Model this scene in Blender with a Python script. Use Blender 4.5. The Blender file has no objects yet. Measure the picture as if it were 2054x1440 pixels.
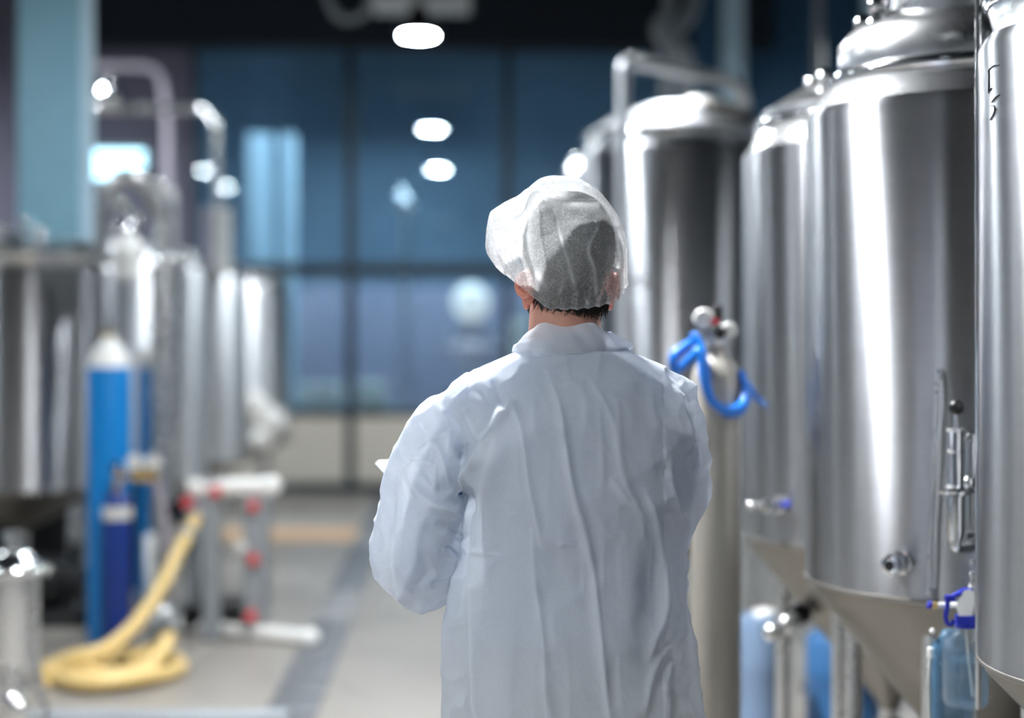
import bpy, bmesh, math, random
import numpy as np
from mathutils import Vector, Matrix
random.seed(7)
scene = bpy.context.scene
COL = scene.collection
R_ = math.radians

# ------------------------------------------------------------------ camera
F = 3400.0                      # focal length in pixels of the 2054 px wide frame
CX, HOR, EYE = 1027.0, 668.0, 1.5
YAW = math.atan(102 / F)        # the aisle runs along +Y; the camera looks a little to its right
FW = Vector((math.sin(YAW), math.cos(YAW), 0)); RT = Vector((math.cos(YAW), -math.sin(YAW), 0)); UP = Vector((0, 0, 1))
cam = bpy.data.objects.new('camera', bpy.data.cameras.new('camera')); COL.objects.link(cam)
cam.location = (0, 0, EYE); cam.rotation_euler = (R_(90), 0, -YAW)
cam.data.sensor_width = 36; cam.data.lens = F * 36 / 2054
cam.data.shift_y = -(720 - HOR) / 2054
cam.data.clip_start = .05
cam.data.dof.use_dof = True; cam.data.dof.focus_distance = 3.03; cam.data.dof.aperture_fstop = 1.26
cam.data.dof.aperture_blades = 0
scene.camera = cam

def P(px, py, Z):               # pixel + distance along the lens axis -> point in the hall
    return Vector((0, 0, EYE)) + FW * Z + RT * ((px - CX) / F * Z) + UP * ((HOR - py) / F * Z)
def G(px, Z, h=0.0):            # the same, at a known height
    p = P(px, HOR, Z); p.z = h; return p

# ------------------------------------------------------------------ world, exposure, lamp strengths
world = bpy.data.worlds.new('World'); scene.world = world; world.use_nodes = True
bg = world.node_tree.nodes['Background']; bg.inputs[0].default_value = (.30, .45, .60, 1); bg.inputs[1].default_value = .25
vs = scene.view_settings
vs.view_transform = 'Standard'; vs.look = 'None'; vs.gamma = 1; vs.use_curve_mapping = False; vs.exposure = 0.76
scene.cycles.sample_clamp_indirect = 30
scene.cycles.max_bounces = 7; scene.cycles.transparent_max_bounces = 10
scene.cycles.caustics_reflective = True; scene.cycles.caustics_refractive = False
LAMP = 330.0                    # emission of the hall's pendant lamps
LAMP_BACK = 130.0                # emission of the unseen lamps added behind the glass

# ------------------------------------------------------------------ materials
def sr(r, g, b):
    f = lambda c: (c / 255 / 12.92) if c / 255 <= .04045 else ((c / 255 + .055) / 1.055) ** 2.4
    return (f(r), f(g), f(b), 1)
def node(nt, t, **kw):
    n = nt.nodes.new(t)
    for k, v in kw.items(): setattr(n, k, v)
    return n
def mat(name, col, rough=.5, metal=0, noise=.12, scale=9, bump=0, bscale=60, aniso=0, spec=None, rvar=.08, coat=0, stretch=(1, 1, 1)):
    m = bpy.data.materials.new(name); m.use_nodes = True; nt = m.node_tree; b = nt.nodes['Principled BSDF']
    b.inputs['Metallic'].default_value = metal; b.inputs['Roughness'].default_value = rough
    if spec is not None: b.inputs['Specular IOR Level'].default_value = spec
    if coat: b.inputs['Coat Weight'].default_value = coat; b.inputs['Coat Roughness'].default_value = .08
    tc = node(nt, 'ShaderNodeTexCoord'); mp = node(nt, 'ShaderNodeMapping'); mp.inputs['Scale'].default_value = stretch
    nt.links.new(tc.outputs['Object'], mp.inputs[0])
    nz = node(nt, 'ShaderNodeTexNoise'); nz.inputs['Scale'].default_value = scale; nz.inputs['Detail'].default_value = 5
    nt.links.new(mp.outputs[0], nz.inputs['Vector'])
    mx = node(nt, 'ShaderNodeMix', data_type='RGBA'); c = np.array(col[:3])
    mx.inputs[6].default_value = (*np.clip(c * (1 - noise), 0, 1), 1); mx.inputs[7].default_value = (*np.clip(c * (1 + noise), 0, 1), 1)
    nt.links.new(nz.outputs[0], mx.inputs[0]); nt.links.new(mx.outputs[2], b.inputs['Base Color'])
    mr = node(nt, 'ShaderNodeMapRange'); mr.inputs['To Min'].default_value = max(.02, rough - rvar); mr.inputs['To Max'].default_value = min(1, rough + rvar)
    nt.links.new(nz.outputs[0], mr.inputs[0]); nt.links.new(mr.outputs[0], b.inputs['Roughness'])
    if aniso:
        b.inputs['Anisotropic'].default_value = aniso; b.inputs['Anisotropic Rotation'].default_value = .25
        tg = node(nt, 'ShaderNodeTangent', direction_type='RADIAL', axis='Z'); nt.links.new(tg.outputs[0], b.inputs['Tangent'])
    if bump:
        n2 = node(nt, 'ShaderNodeTexNoise'); n2.inputs['Scale'].default_value = bscale; n2.inputs['Detail'].default_value = 4
        nt.links.new(mp.outputs[0], n2.inputs['Vector'])
        bp = node(nt, 'ShaderNodeBump'); bp.inputs['Strength'].default_value = bump; bp.inputs['Distance'].default_value = .01
        nt.links.new(n2.outputs[0], bp.inputs['Height']); nt.links.new(bp.outputs[0], b.inputs['Normal'])
    return m
def emit(name, col, strength):
    m = bpy.data.materials.new(name); m.use_nodes = True; nt = m.node_tree; b = nt.nodes['Principled BSDF']
    b.inputs['Base Color'].default_value = (.8, .8, .8, 1)
    b.inputs['Emission Color'].default_value = col; b.inputs['Emission Strength'].default_value = strength
    return m
def clear(name, tint, gloss_rough=.01, ior=1.45, haze=0, hazecol=(1, 1, 1, 1), shell=True):   # thin clear sheet: sees through, mirrors by angle
    m = bpy.data.materials.new(name); m.use_nodes = True; nt = m.node_tree; nt.nodes.clear()
    o = node(nt, 'ShaderNodeOutputMaterial'); t = node(nt, 'ShaderNodeBsdfTransparent'); t.inputs[0].default_value = tint
    g = node(nt, 'ShaderNodeBsdfGlossy'); g.inputs['Roughness'].default_value = gloss_rough
    mx = node(nt, 'ShaderNodeMixShader')
    if shell:                                   # closed vessel: the same mirror strength on its inner and outer faces
        lw = node(nt, 'ShaderNodeLayerWeight'); pw = node(nt, 'ShaderNodeMath', operation='POWER'); pw.inputs[1].default_value = 4
        ma = node(nt, 'ShaderNodeMath', operation='MULTIPLY_ADD'); ma.inputs[1].default_value = .55; ma.inputs[2].default_value = .04
        nt.links.new(lw.outputs['Facing'], pw.inputs[0]); nt.links.new(pw.outputs[0], ma.inputs[0]); nt.links.new(ma.outputs[0], mx.inputs[0])
    else:
        fr = node(nt, 'ShaderNodeFresnel'); fr.inputs[0].default_value = ior; nt.links.new(fr.outputs[0], mx.inputs[0])
    src = t
    if haze:
        d = node(nt, 'ShaderNodeBsdfDiffuse'); d.inputs[0].default_value = hazecol
        h = node(nt, 'ShaderNodeMixShader'); h.inputs[0].default_value = haze
        nt.links.new(t.outputs[0], h.inputs[1]); nt.links.new(d.outputs[0], h.inputs[2]); src = h
    nt.links.new(src.outputs[0], mx.inputs[1]); nt.links.new(g.outputs[0], mx.inputs[2]); nt.links.new(mx.outputs[0], o.inputs[0])
    return m
def cloth(name, col, tr, thin, bscale=420, bstr=.25, web=0, web_warp=.03):     # nonwoven sheet: scatters both ways, a little see-through
    m = bpy.data.materials.new(name); m.use_nodes = True; nt = m.node_tree; nt.nodes.clear()
    o = node(nt, 'ShaderNodeOutputMaterial'); d = node(nt, 'ShaderNodeBsdfDiffuse'); t = node(nt, 'ShaderNodeBsdfTranslucent'); p = node(nt, 'ShaderNodeBsdfTransparent')
    tc = node(nt, 'ShaderNodeTexCoord')
    n1 = node(nt, 'ShaderNodeTexNoise'); n1.inputs['Scale'].default_value = bscale; n1.inputs['Detail'].default_value = 6; nt.links.new(tc.outputs['Object'], n1.inputs['Vector'])
    n2 = node(nt, 'ShaderNodeTexNoise'); n2.inputs['Scale'].default_value = 26; n2.inputs['Detail'].default_value = 8; nt.links.new(tc.outputs['Object'], n2.inputs['Vector'])
    mx = node(nt, 'ShaderNodeMix', data_type='RGBA'); c = np.array(col[:3])
    mx.inputs[6].default_value = (*(c * .90), 1); mx.inputs[7].default_value = (*np.clip(c * 1.06, 0, 1), 1)
    nt.links.new(n1.outputs[0], mx.inputs[0])
    for s in (d, t): nt.links.new(mx.outputs[2], s.inputs[0])
    bp = node(nt, 'ShaderNodeBump'); bp.inputs['Strength'].default_value = bstr; bp.inputs['Distance'].default_value = .004
    nt.links.new(n2.outputs[0], bp.inputs['Height']); nt.links.new(bp.outputs[0], d.inputs['Normal'])
    a = node(nt, 'ShaderNodeMixShader'); a.inputs[0].default_value = tr; nt.links.new(d.outputs[0], a.inputs[1]); nt.links.new(t.outputs[0], a.inputs[2])
    mr = node(nt, 'ShaderNodeMapRange'); mr.inputs['From Min'].default_value = .3; mr.inputs['From Max'].default_value = .7
    mr.inputs['To Min'].default_value = thin * .55; mr.inputs['To Max'].default_value = thin * 1.45
    nt.links.new(n1.outputs[0], mr.inputs[0])
    # where the sheet lies doubled along a crease it is less see-through
    wn = node(nt, 'ShaderNodeTexNoise'); wn.inputs['Scale'].default_value = 45; wn.inputs['Detail'].default_value = 6; nt.links.new(tc.outputs['Object'], wn.inputs['Vector'])
    wa = node(nt, 'ShaderNodeVectorMath', operation='MULTIPLY_ADD'); wa.inputs[1].default_value = (web_warp,) * 3
    nt.links.new(wn.outputs['Color'], wa.inputs[0]); nt.links.new(tc.outputs['Object'], wa.inputs[2])
    vo = node(nt, 'ShaderNodeTexVoronoi', feature='DISTANCE_TO_EDGE'); vo.inputs['Scale'].default_value = web or 1; nt.links.new(wa.outputs[0], vo.inputs['Vector'])
    wr = node(nt, 'ShaderNodeMapRange'); wr.inputs['From Min'].default_value = 0; wr.inputs['From Max'].default_value = .045; wr.inputs['To Min'].default_value = (.42 if web else 1); wr.inputs['To Max'].default_value = 1
    nt.links.new(vo.outputs['Distance'], wr.inputs[0])
    at = node(nt, 'ShaderNodeAttribute', attribute_name='fold')
    inv = node(nt, 'ShaderNodeMath', operation='MULTIPLY_ADD'); inv.inputs[1].default_value = -.85; inv.inputs[2].default_value = 1; nt.links.new(at.outputs['Fac'], inv.inputs[0])
    m1 = node(nt, 'ShaderNodeMath', operation='MULTIPLY'); m2 = node(nt, 'ShaderNodeMath', operation='MULTIPLY', use_clamp=True)
    nt.links.new(mr.outputs[0], m1.inputs[0]); nt.links.new(wr.outputs[0], m1.inputs[1]); nt.links.new(m1.outputs[0], m2.inputs[0]); nt.links.new(inv.outputs[0], m2.inputs[1])
    b = node(nt, 'ShaderNodeMixShader'); nt.links.new(m2.outputs[0], b.inputs[0]); nt.links.new(a.outputs[0], b.inputs[1]); nt.links.new(p.outputs[0], b.inputs[2])
    nt.links.new(b.outputs[0], o.inputs[0])
    return m

M = dict(
    floor=mat('floor_epoxy', sr(139, 134, 127), .38, noise=.06, scale=2.2, bump=.03, bscale=180),
    drain=mat('drain_slab', sr(92, 94, 98), .45, noise=.25, scale=14),
    drain2=mat('drain_slab_pale', sr(128, 128, 128), .45, noise=.2, scale=14),  # paler tone for a few slabs of the strip
    ochre=mat('ochre_tile', sr(196, 160, 122), .4),
    ceiling=mat('ceiling_paint', sr(22, 32, 44), .9),
    beam=mat('beam_paint', sr(14, 25, 38), .7),
    darkwall=mat('dark_plaster', sr(104, 101, 116), .85, scale=3),
    navy=mat('navy_wall', sr(52, 88, 118), .8, scale=3),
    sidewall=mat('side_wall', sr(172, 182, 192), .85, scale=2),
    paleblue=mat('pale_blue_paint', sr(205, 232, 250), .6),
    teal=mat('teal_column', sr(140, 186, 204), .55, noise=.05),
    dado=mat('dado_panel', sr(214, 206, 192), .6, noise=.04),
    frame=mat('dark_frame', sr(28, 42, 52), .5),
    black=mat('black_plastic', sr(14, 15, 17), .35),
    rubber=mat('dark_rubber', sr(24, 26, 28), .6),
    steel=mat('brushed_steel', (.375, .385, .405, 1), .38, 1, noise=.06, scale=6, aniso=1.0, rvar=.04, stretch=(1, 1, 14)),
    steel_dim=mat('cone_steel', (.23, .215, .195, 1), .42, 1, noise=.08, scale=7, rvar=.06),  # shade under the tanks put into a darker steel for the cones
    lidsatin=mat('lid_satin_steel', (.66, .66, .67, 1), .50, 1, noise=.05, rvar=.05),
    steel_lit=mat('lit_steel', (.86, .88, .90, 1), .50, 1, noise=.04, scale=6, aniso=.9, rvar=.04),  # strong light on the left tanks put into a brighter steel
    pipewhite=mat('bright_pipe', (.92, .94, .97, 1), .38, .85, noise=.03),
    globe=emit('globe_glow', (1, .96, .88, 1), .45),  # added glow brightens the white globe of the filling machine
    polish=mat('polished_steel', (.74, .75, .76, 1), .12, 1, noise=.04, rvar=.03),
    satin=mat('satin_steel', (.66, .67, .68, 1), .28, 1, noise=.05, rvar=.05),
    gas=mat('grey_cylinder_paint', sr(150, 146, 138), .32, noise=.1, scale=12, metal=.25),
    blue=mat('bright_blue_paint', sr(0, 128, 205), .35, noise=.06),
    navyblue=mat('deep_blue_paint', sr(8, 46, 122), .35, noise=.06),
    white=mat('white_paint', sr(236, 236, 232), .4, noise=.03),
    offwhite=mat('off_white_paint', sr(205, 205, 200), .45, noise=.04),
    grey=mat('grey_plate', sr(140, 146, 150), .5),
    red=mat('red_plastic', sr(205, 55, 60), .45),
    brass=mat('brass', (.80, .60, .28, 1), .25, 1),
    hose=mat('cream_hose', sr(208, 180, 118), .42, noise=.1, scale=6),
    hoseblue=mat('blue_hose', sr(10, 110, 205), .35),
    royal=mat('royal_blue_plastic', sr(18, 38, 165), .3),
    pink=mat('pale_pink_hose', sr(172, 164, 176), .5),
    water=clear('blue_water', (.90, .95, .98, 1), ior=1.33, haze=.08, hazecol=sr(140, 180, 210)),
    bottle=clear('clear_bottle', (.93, .96, .98, 1), ior=1.5, haze=.07, hazecol=sr(190, 205, 215)),
    bluebottle=clear('blue_tint_bottle', (.72, .86, .95, 1), ior=1.5, haze=.24, hazecol=sr(110, 160, 200)),
    glass=clear('partition_glass', (.80, .90, .95, 1), ior=1.62, shell=False),
    sight=clear('sight_glass', (.90, .95, .96, 1), ior=1.5, haze=.08),
    drum=mat('pale_blue_drum', sr(104, 124, 150), .5),
    drumblue=mat('blue_drum', sr(46, 92, 138), .45),
    coat=cloth('nonwoven_coat', (.84, .885, .95, 1), .34, .15),
    cap=cloth('nonwoven_cap', (.92, .94, .96, 1), .66, .54, 700, .3, web=66, web_warp=.06),
    skin=mat('skin', sr(214, 158, 138), .5, noise=.08, scale=40),
    ear=mat('skin_ear', sr(214, 140, 120), .5),
    hair=mat('dark_brown_hair', sr(30, 25, 24), .55, noise=.4, scale=160),
    shirt=mat('blue_shirt', sr(88, 118, 168), .8),
    trousers=mat('dark_trousers', sr(52, 60, 76), .85),
    shoe=mat('black_shoe', sr(20, 20, 22), .5),
    paper=mat('white_paper', sr(240, 240, 238), .7, noise=.02),
    ink=mat('marker_ink', sr(12, 14, 24), .6),
    lamp=emit('lamp_diffuser', (.88, .95, 1, 1), LAMP),
    lampdim=emit('dim_lamp_diffuser', (.88, .95, 1, 1), LAMP * .4),
    lampkey=emit('high_bay_diffuser', (.96, .98, 1, 1), LAMP * 4.0), lampnear=emit('bright_bay_diffuser', (.90, .96, 1, 1), LAMP * 1.7),
    lampback=emit('back_lamp_diffuser', (.72, .87, 1, 1), LAMP_BACK),
    tube=emit('fluorescent_tube', (.42, .82, 1, 1), 2.2),
    farwall=mat('far_room_wall', sr(120, 145, 165), .85, scale=1.2, noise=.2),
    farlow=mat('far_room_wall_low', sr(150, 150, 170), .85, scale=1.5, noise=.15),
)
def skin_sss(m):
    b = m.node_tree.nodes['Principled BSDF']; b.inputs['Subsurface Weight'].default_value = .12; b.inputs['Subsurface Radius'].default_value = (.012, .005, .003)
skin_sss(M['skin']); skin_sss(M['ear'])

# ------------------------------------------------------------------ mesh helpers (all shapes are given in hall coordinates)
def catmull(pts, n=8):
    pts = [Vector(p) for p in pts]
    if len(pts) < 3: return pts
    q = [pts[0] * 2 - pts[1]] + pts + [pts[-1] * 2 - pts[-2]]; out = []
    for i in range(1, len(q) - 2):
        p0, p1, p2, p3 = q[i - 1], q[i], q[i + 1], q[i + 2]
        for k in range(n):
            t = k / n
            out.append(.5 * ((2 * p1) + (p2 - p0) * t + (2 * p0 - 5 * p1 + 4 * p2 - p3) * t * t + (3 * p1 - p0 - 3 * p2 + p3) * t ** 3))
    out.append(pts[-1]); return out
def bend(pts, r=.06, n=6):      # a pipe run with rounded elbows
    pts = [Vector(p) for p in pts]; out = [pts[0]]
    for a, b, c in zip(pts, pts[1:], pts[2:]):
        u = (a - b); v = (c - b); k = min(r, u.length * .49, v.length * .49); s = b + u.normalized() * k; e = b + v.normalized() * k
        for i in range(n + 1):
            t = i / n; out.append(s * (1 - t) ** 2 + b * 2 * t * (1 - t) + e * t * t)
    out.append(pts[-1]); return out
class MB:
    def __init__(s): s.v = []; s.f = []
    def box(s, c, size, rz=0, bev=0):
        c = Vector(c); x, y, z = [k / 2 for k in size]; b = len(s.v); m = Matrix.Rotation(rz, 3, 'Z')
        if not bev:
            for dz in (-z, z):
                for dx, dy in ((-x, -y), (x, -y), (x, y), (-x, y)): s.v.append(c + m @ Vector((dx, dy, dz)))
            for q in ((3, 2, 1, 0), (4, 5, 6, 7), (0, 1, 5, 4), (1, 2, 6, 5), (2, 3, 7, 6), (3, 0, 4, 7)): s.f.append([b + i for i in q])
            return s
        bm = bmesh.new(); bmesh.ops.create_cube(bm, size=1)
        for v in bm.verts: v.co = Vector((v.co.x * 2 * x, v.co.y * 2 * y, v.co.z * 2 * z))
        bmesh.ops.bevel(bm, geom=bm.edges[:], offset=bev, segments=2, affect='EDGES', profile=.5)
        bm.verts.ensure_lookup_table(); bm.verts.index_update()
        for v in bm.verts: s.v.append(c + m @ v.co)
        for f in bm.faces: s.f.append([b + v.index for v in f.verts])
        bm.free(); return s
    def lathe(s, prof, o=(0, 0, 0), seg=32, axis=(0, 0, 1), sx=1, sy=1):
        o = Vector(o); q = Vector((0, 0, 1)).rotation_difference(Vector(axis).normalized()); b = len(s.v)
        for r, z in prof:
            for i in range(seg):
                a = 2 * math.pi * i / seg; s.v.append(o + q @ Vector((r * math.cos(a) * sx, r * math.sin(a) * sy, z)))
        for k in range(len(prof) - 1):
            for i in range(seg):
                j = (i + 1) % seg; s.f.append([b + k * seg + i, b + k * seg + j, b + (k + 1) * seg + j, b + (k + 1) * seg + i])
        if prof[0][0] > 1e-6: s.f.append([b + i for i in range(seg)][::-1])
        if prof[-1][0] > 1e-6: s.f.append([b + (len(prof) - 1) * seg + i for i in range(seg)])
        return s
    def cyl(s, a, c, r, r2=None, seg=20):
        a = Vector(a); c = Vector(c); L = (c - a).length; r2 = r if r2 is None else r2; e = min(.15 * min(r, r2), .2 * L)
        return s.lathe([(r - e, 0), (r, e), (r2, L - e), (r2 - e, L)], a, seg, c - a)
    def ball(s, c, r, seg=20, sz=1.0):
        n = 10; return s.lathe([(max(r * math.sin(math.pi * i / n), 1e-7), -r * sz * math.cos(math.pi * i / n)) for i in range(n + 1)], c, seg)
    def ell(s, c, rad, rot=None, seg=24, n=14):
        b = len(s.v); c = Vector(c); rot = rot or Matrix.Identity(3)
        for k in range(n + 1):
            t = math.pi * k / n
            for i in range(seg):
                a = 2 * math.pi * i / seg; st = max(math.sin(t), 1e-4)
                s.v.append(c + rot @ Vector((rad[0] * st * math.cos(a), rad[1] * st * math.sin(a), -rad[2] * math.cos(t))))
        for k in range(n):
            for i in range(seg):
                j = (i + 1) % seg; s.f.append([b + k * seg + i, b + k * seg + j, b + (k + 1) * seg + j, b + (k + 1) * seg + i])
        s.f.append([b + i for i in range(seg)][::-1]); s.f.append([b + n * seg + i for i in range(seg)]); return s
    def tube(s, pts, r, seg=14, caps=True):
        pts = [Vector(p) for p in pts]; pts = [p for i, p in enumerate(pts) if i == 0 or (p - pts[i - 1]).length > 1e-5]
        rs = r if isinstance(r, (list, tuple)) else [r] * len(pts)
        if len(rs) != len(pts): rs = list(np.interp(np.linspace(0, 1, len(pts)), np.linspace(0, 1, len(rs)), rs))
        b = len(s.v); t = (pts[1] - pts[0]).normalized(); n = t.orthogonal().normalized()
        for i, p in enumerate(pts):
            t2 = (pts[min(i + 1, len(pts) - 1)] - pts[max(i - 1, 0)]).normalized(); n = (t.rotation_difference(t2) @ n); n = (n - t2 * n.dot(t2)).normalized(); t = t2; m = t.cross(n)
            for k in range(seg):
                a = 2 * math.pi * k / seg; s.v.append(p + (n * math.cos(a) + m * math.sin(a)) * rs[i])
        for i in range(len(pts) - 1):
            for k in range(seg):
                j = (k + 1) % seg; s.f.append([b + i * seg + k, b + i * seg + j, b + (i + 1) * seg + j, b + (i + 1) * seg + k])
        if caps: s.f.append([b + k for k in range(seg)][::-1]); s.f.append([b + (len(pts) - 1) * seg + k for k in range(seg)])
        return s
    def ring(s, c, R, r, seg=48, m=12, axis=(0, 0, 1)):
        q = Vector((0, 0, 1)).rotation_difference(Vector(axis).normalized()); b = len(s.v); c = Vector(c)
        for i in range(seg):
            a = 2 * math.pi * i / seg
            for k in range(m):
                t = 2 * math.pi * k / m; w = R + r * math.cos(t); s.v.append(c + q @ Vector((w * math.cos(a), w * math.sin(a), r * math.sin(t))))
        for i in range(seg):
            for k in range(m):
                i2 = (i + 1) % seg; k2 = (k + 1) % m; s.f.append([b + i * m + k, b + i2 * m + k, b + i2 * m + k2, b + i * m + k2])
        return s
def finish(me, ang=38):
    me.shade_smooth(); me.set_sharp_from_angle(angle=R_(ang))
def obj(name, mb, m, parent=None, base=None, ang=38):
    """mb in hall coordinates; a part shares the origin of its thing, a single-mesh thing takes base as its origin"""
    if parent is not None:
        top = parent
        while top.parent: top = top.parent
        base = top.location
    base = Vector(base) if base is not None else Vector((0, 0, 0))
    me = bpy.data.meshes.new(name); me.from_pydata([tuple(Vector(v) - base) for v in mb.v], [], mb.f); me.update()
    finish(me, ang); me.materials.append(m if not isinstance(m, str) else M[m])
    o = bpy.data.objects.new(name, me); COL.objects.link(o)
    if parent is not None: o.parent = parent
    else: o.location = base
    return o
def tag(o, label=None, cat=None, group=None, kind=None):
    for k, v in (('label', label), ('category', cat), ('group', group), ('kind', kind)):
        if v: o[k] = v
    return o
def thing(name, loc, label, cat, group=None):
    o = bpy.data.objects.new(name, None); COL.objects.link(o); o.location = Vector(loc); o.empty_display_size = .1
    return tag(o, label, cat, group)
def copy_tree(o, parent=None):
    c = o.copy(); COL.objects.link(c); c.parent = parent
    for ch in list(o.children): copy_tree(ch, c)
    return c

# ------------------------------------------------------------------ the hall
GY = 16.1                                      # the glass partition
def wx(px, Y): return P(px, HOR, 1).x / P(px, HOR, 1).y * Y
struct = lambda o, label, cat: tag(o, label, cat, kind='structure')
H = 5.4
fl = struct(obj('floor', MB().box((0, 7.5, -.05), (15, 31, .1)), 'floor'), 'pale beige grey seamless hall floor', 'floor')
sx0, sx1 = -.775, -.565
slab = MB().box(((sx0 + sx1) / 2, 0, .0), (sx1 - sx0 - .006, .344, .012), bev=.003)
s0 = None
for i in range(44):
    if s0 is None: s0 = obj('floor_slab', slab, 'drain', fl); o = s0; sw = s0.data.copy(); sw.materials.clear(); sw.materials.append(M['drain2'])
    else: o = s0.copy(); COL.objects.link(o); o.parent = fl
    o.location = (0, .6 + i * .35, .002)
    if i in (24, 25, 26, 33, 34): o.data = sw
obj('tile_band', MB().box((-3.2, 12.65, .0), (4.85, .75, .008)), 'ochre', fl)
struct(obj('ceiling', MB().box((0, 7.5, H + .05), (15, 31, .1)), 'ceiling'), 'dark navy painted ceiling of the hall', 'ceiling')
struct(obj('wall_left', MB().box((-6.05, 7.5, H / 2), (.1, 31, H)), 'sidewall'), 'plain grey wall along the left side', 'wall')
struct(obj('wall_right', MB().box((6.05, 7.5, H / 2), (.1, 31, H)), 'sidewall'), 'plain grey wall along the right side', 'wall')
struct(obj('wall_front', MB().box((0, -7.5, H / 2), (12, .1, H)), 'sidewall'), 'plain grey wall behind the camera', 'wall')
gx0, gx1 = wx(388, GY), wx(1330, GY); gtop = P(0, 105, GY).z; gsill = P(0, 828, GY).z
wl = struct(obj('wall_back', MB().box(((gx0 - 6) / 2, GY, H / 2), (gx0 + 6, .2, H)), 'darkwall'), 'dark grey end wall left of the glass partition', 'wall')
struct(obj('wall_back_right', MB().box(((gx1 + 6) / 2, GY, H / 2), (6 - gx1, .2, H)), 'navy'), 'navy end wall right of the glass partition', 'wall')
obj('bulkhead', MB().box(((gx0 + gx1) / 2, GY - .12, (gtop + H) / 2), (gx1 - gx0 + 2.0, .44, H - gtop)), 'beam', wl)
mx = [gx0 + (gx1 - gx0) * k / 3 for k in range(4)]
for a, b in zip(mx, mx[1:]):
    obj('dado_panel', MB().box(((a + b) / 2, GY - .03, gsill / 2), (b - a - .09, .1, gsill - .06)), 'dado', wl)
win = struct(obj('window_1', MB().box(((gx0 + gx1) / 2, GY, gsill), (gx1 - gx0, .16, .07)), 'frame'), 'glazed partition with dark slim frames at the far end', 'window')
zr = P(0, 541, GY).z
for x in mx: obj('mullion', MB().box((x, GY - .02, gtop / 2), (.085, .14, gtop)), 'frame', win)
obj('transom', MB().box(((gx0 + gx1) / 2, GY - .02, zr), (gx1 - gx0, .12, .12)), 'frame', win)
for a, b in zip(mx, mx[1:]):
    for z0, z1 in ((gsill + .03, zr - .06), (zr + .06, gtop)):
        obj('pane', MB().box(((a + b) / 2, GY, (z0 + z1) / 2), (b - a - .085, .012, z1 - z0)), 'glass', win)
struct(obj('baseboard_back', MB().box(((gx0 + gx1) / 2, GY - .12, .035), (gx1 - gx0, .06, .12)), 'frame'), 'dark base strip under the glass partition', 'baseboard')
struct(obj('wall_far', MB().box((0, 22.6, H / 2 + .9), (12, .1, H - 1.8)).box((0, 22.6, .9), (12, .1, 1.8)), 'farwall'), 'blue lit end wall of the room behind the glass', 'wall')
# beams under the ceiling, pilasters on the end wall
for k, y in enumerate((2.2, 5.0, 9.6, 14.6)):
    tag(obj('ceiling_beam', MB().box((0, y, H - .14), (12, .2, .28)), 'beam', base=(0, y, H - .28)), 'black steel beam spanning under the dark ceiling', 'beam', 'ceiling beams', 'structure')
for pa, pb, m, lab in ((1386, 1444, 'navy', 'slate blue pilaster on the end wall behind the tall tank'), (1446, 1492, 'paleblue', 'bright pale blue pilaster on the end wall behind the tall tank')):
    a, b = wx(pa, GY - .3), wx(pb, GY - .3)
    tag(obj('pilaster', MB().box(((a + b) / 2, GY - .2, H / 2), (b - a, .3, H)), m, base=((a + b) / 2, GY - .2, 0)), lab, 'pilaster', kind='structure')
a = P(35, HOR, 10.1); b = P(160, HOR, 10.1)
col = thing('steel_column', ((a.x + b.x) / 2, a.y + .2, 0), 'teal painted square column behind the left tank', 'column')
obj('shaft', MB().box((col.location.x, col.location.y, H / 2), (b.x - a.x, .40, H), bev=.012), 'teal', col)
obj('base_plate', MB().box((col.location.x, col.location.y, .02), (b.x - a.x + .16, .56, .04)), 'frame', col)
obj('lit_side_strip', MB().box((b.x + .025, col.location.y - .12, H / 2), (.05, .12, H)), 'paleblue', col)  # pale strip stands for the column's lighter, lit side face

# ------------------------------------------------------------------ lamps
LH = 3.80
def pendant(x, y, label, hood, m='lamp', h=LH, group='pendant lamps'):
    t = thing('pendant_lamp', (x, y, h), label, 'lamp', group); c = Vector((x, y, h))
    obj('housing', MB().lathe([(.155, -.005), (.175, .03), (.16, .09), (.07, .17), (.05, .24), (.001, .25)], c, 28), 'black', t)
    obj('diffuser', MB().lathe([(.001, -.022), (.08, -.018), (.145, 0), (.150, .012), (.001, .014)], c, 28), m, t)
    obj('cord', MB().cyl(c + Vector((0, 0, .24)), (x, y, H), .008, seg=8), 'black', t)
    if hood:                                    # deep drum shade, open at the bottom, added to hide the lamp from the glass
        s = MB(); n = 36
        for r, z in ((.168, .02), (.178, -.15), (.186, -.15), (.178, .03)):
            for k in range(n): a_ = 2 * math.pi * k / n; s.v.append(c + Vector((r * math.cos(a_), r * math.sin(a_), z)))
        for q in range(4):
            for k in range(n): s.f.append([q * n + k, q * n + (k + 1) % n, (q + 1) % 4 * n + (k + 1) % n, (q + 1) % 4 * n + k])
        obj('shade', s, 'black', t)
    return t
bare = pendant(-.33, 13.1, 'lit round pendant lamp hanging over the middle of the aisle', False)
for x, y, where in ((-.33, 8.37, 'over the aisle, mirrored in the middle glass pane'), (-3.68, 8.1, 'over the left tanks, mirrored in the left glass pane'),
                    (-3.73, 5.4, 'over the hose coil, mirrored low in the left glass pane'), (-2.96, 12.3, 'behind the teal column'), (3.5, 13.6, 'added near the end wall on the right, hidden by the tank lids'), (-4.6, 13.8, 'added near the end wall on the left')):  # the two end wall lamps are added to lighten dado and floor
    c = copy_tree(bare); c.location = (x, y, LH); c['label'] = 'lit round pendant lamp ' + where
    for ch in c.children:
        if x < -3.5 and y < 9 and ch.name.startswith('diffuser'): ch.data = ch.data.copy(); ch.data.materials[0] = M['lampdim']
hooded = pendant(-.33, 4.6, 'low drum shaded pendant lamp above the aisle just ahead of the worker', True)
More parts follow.
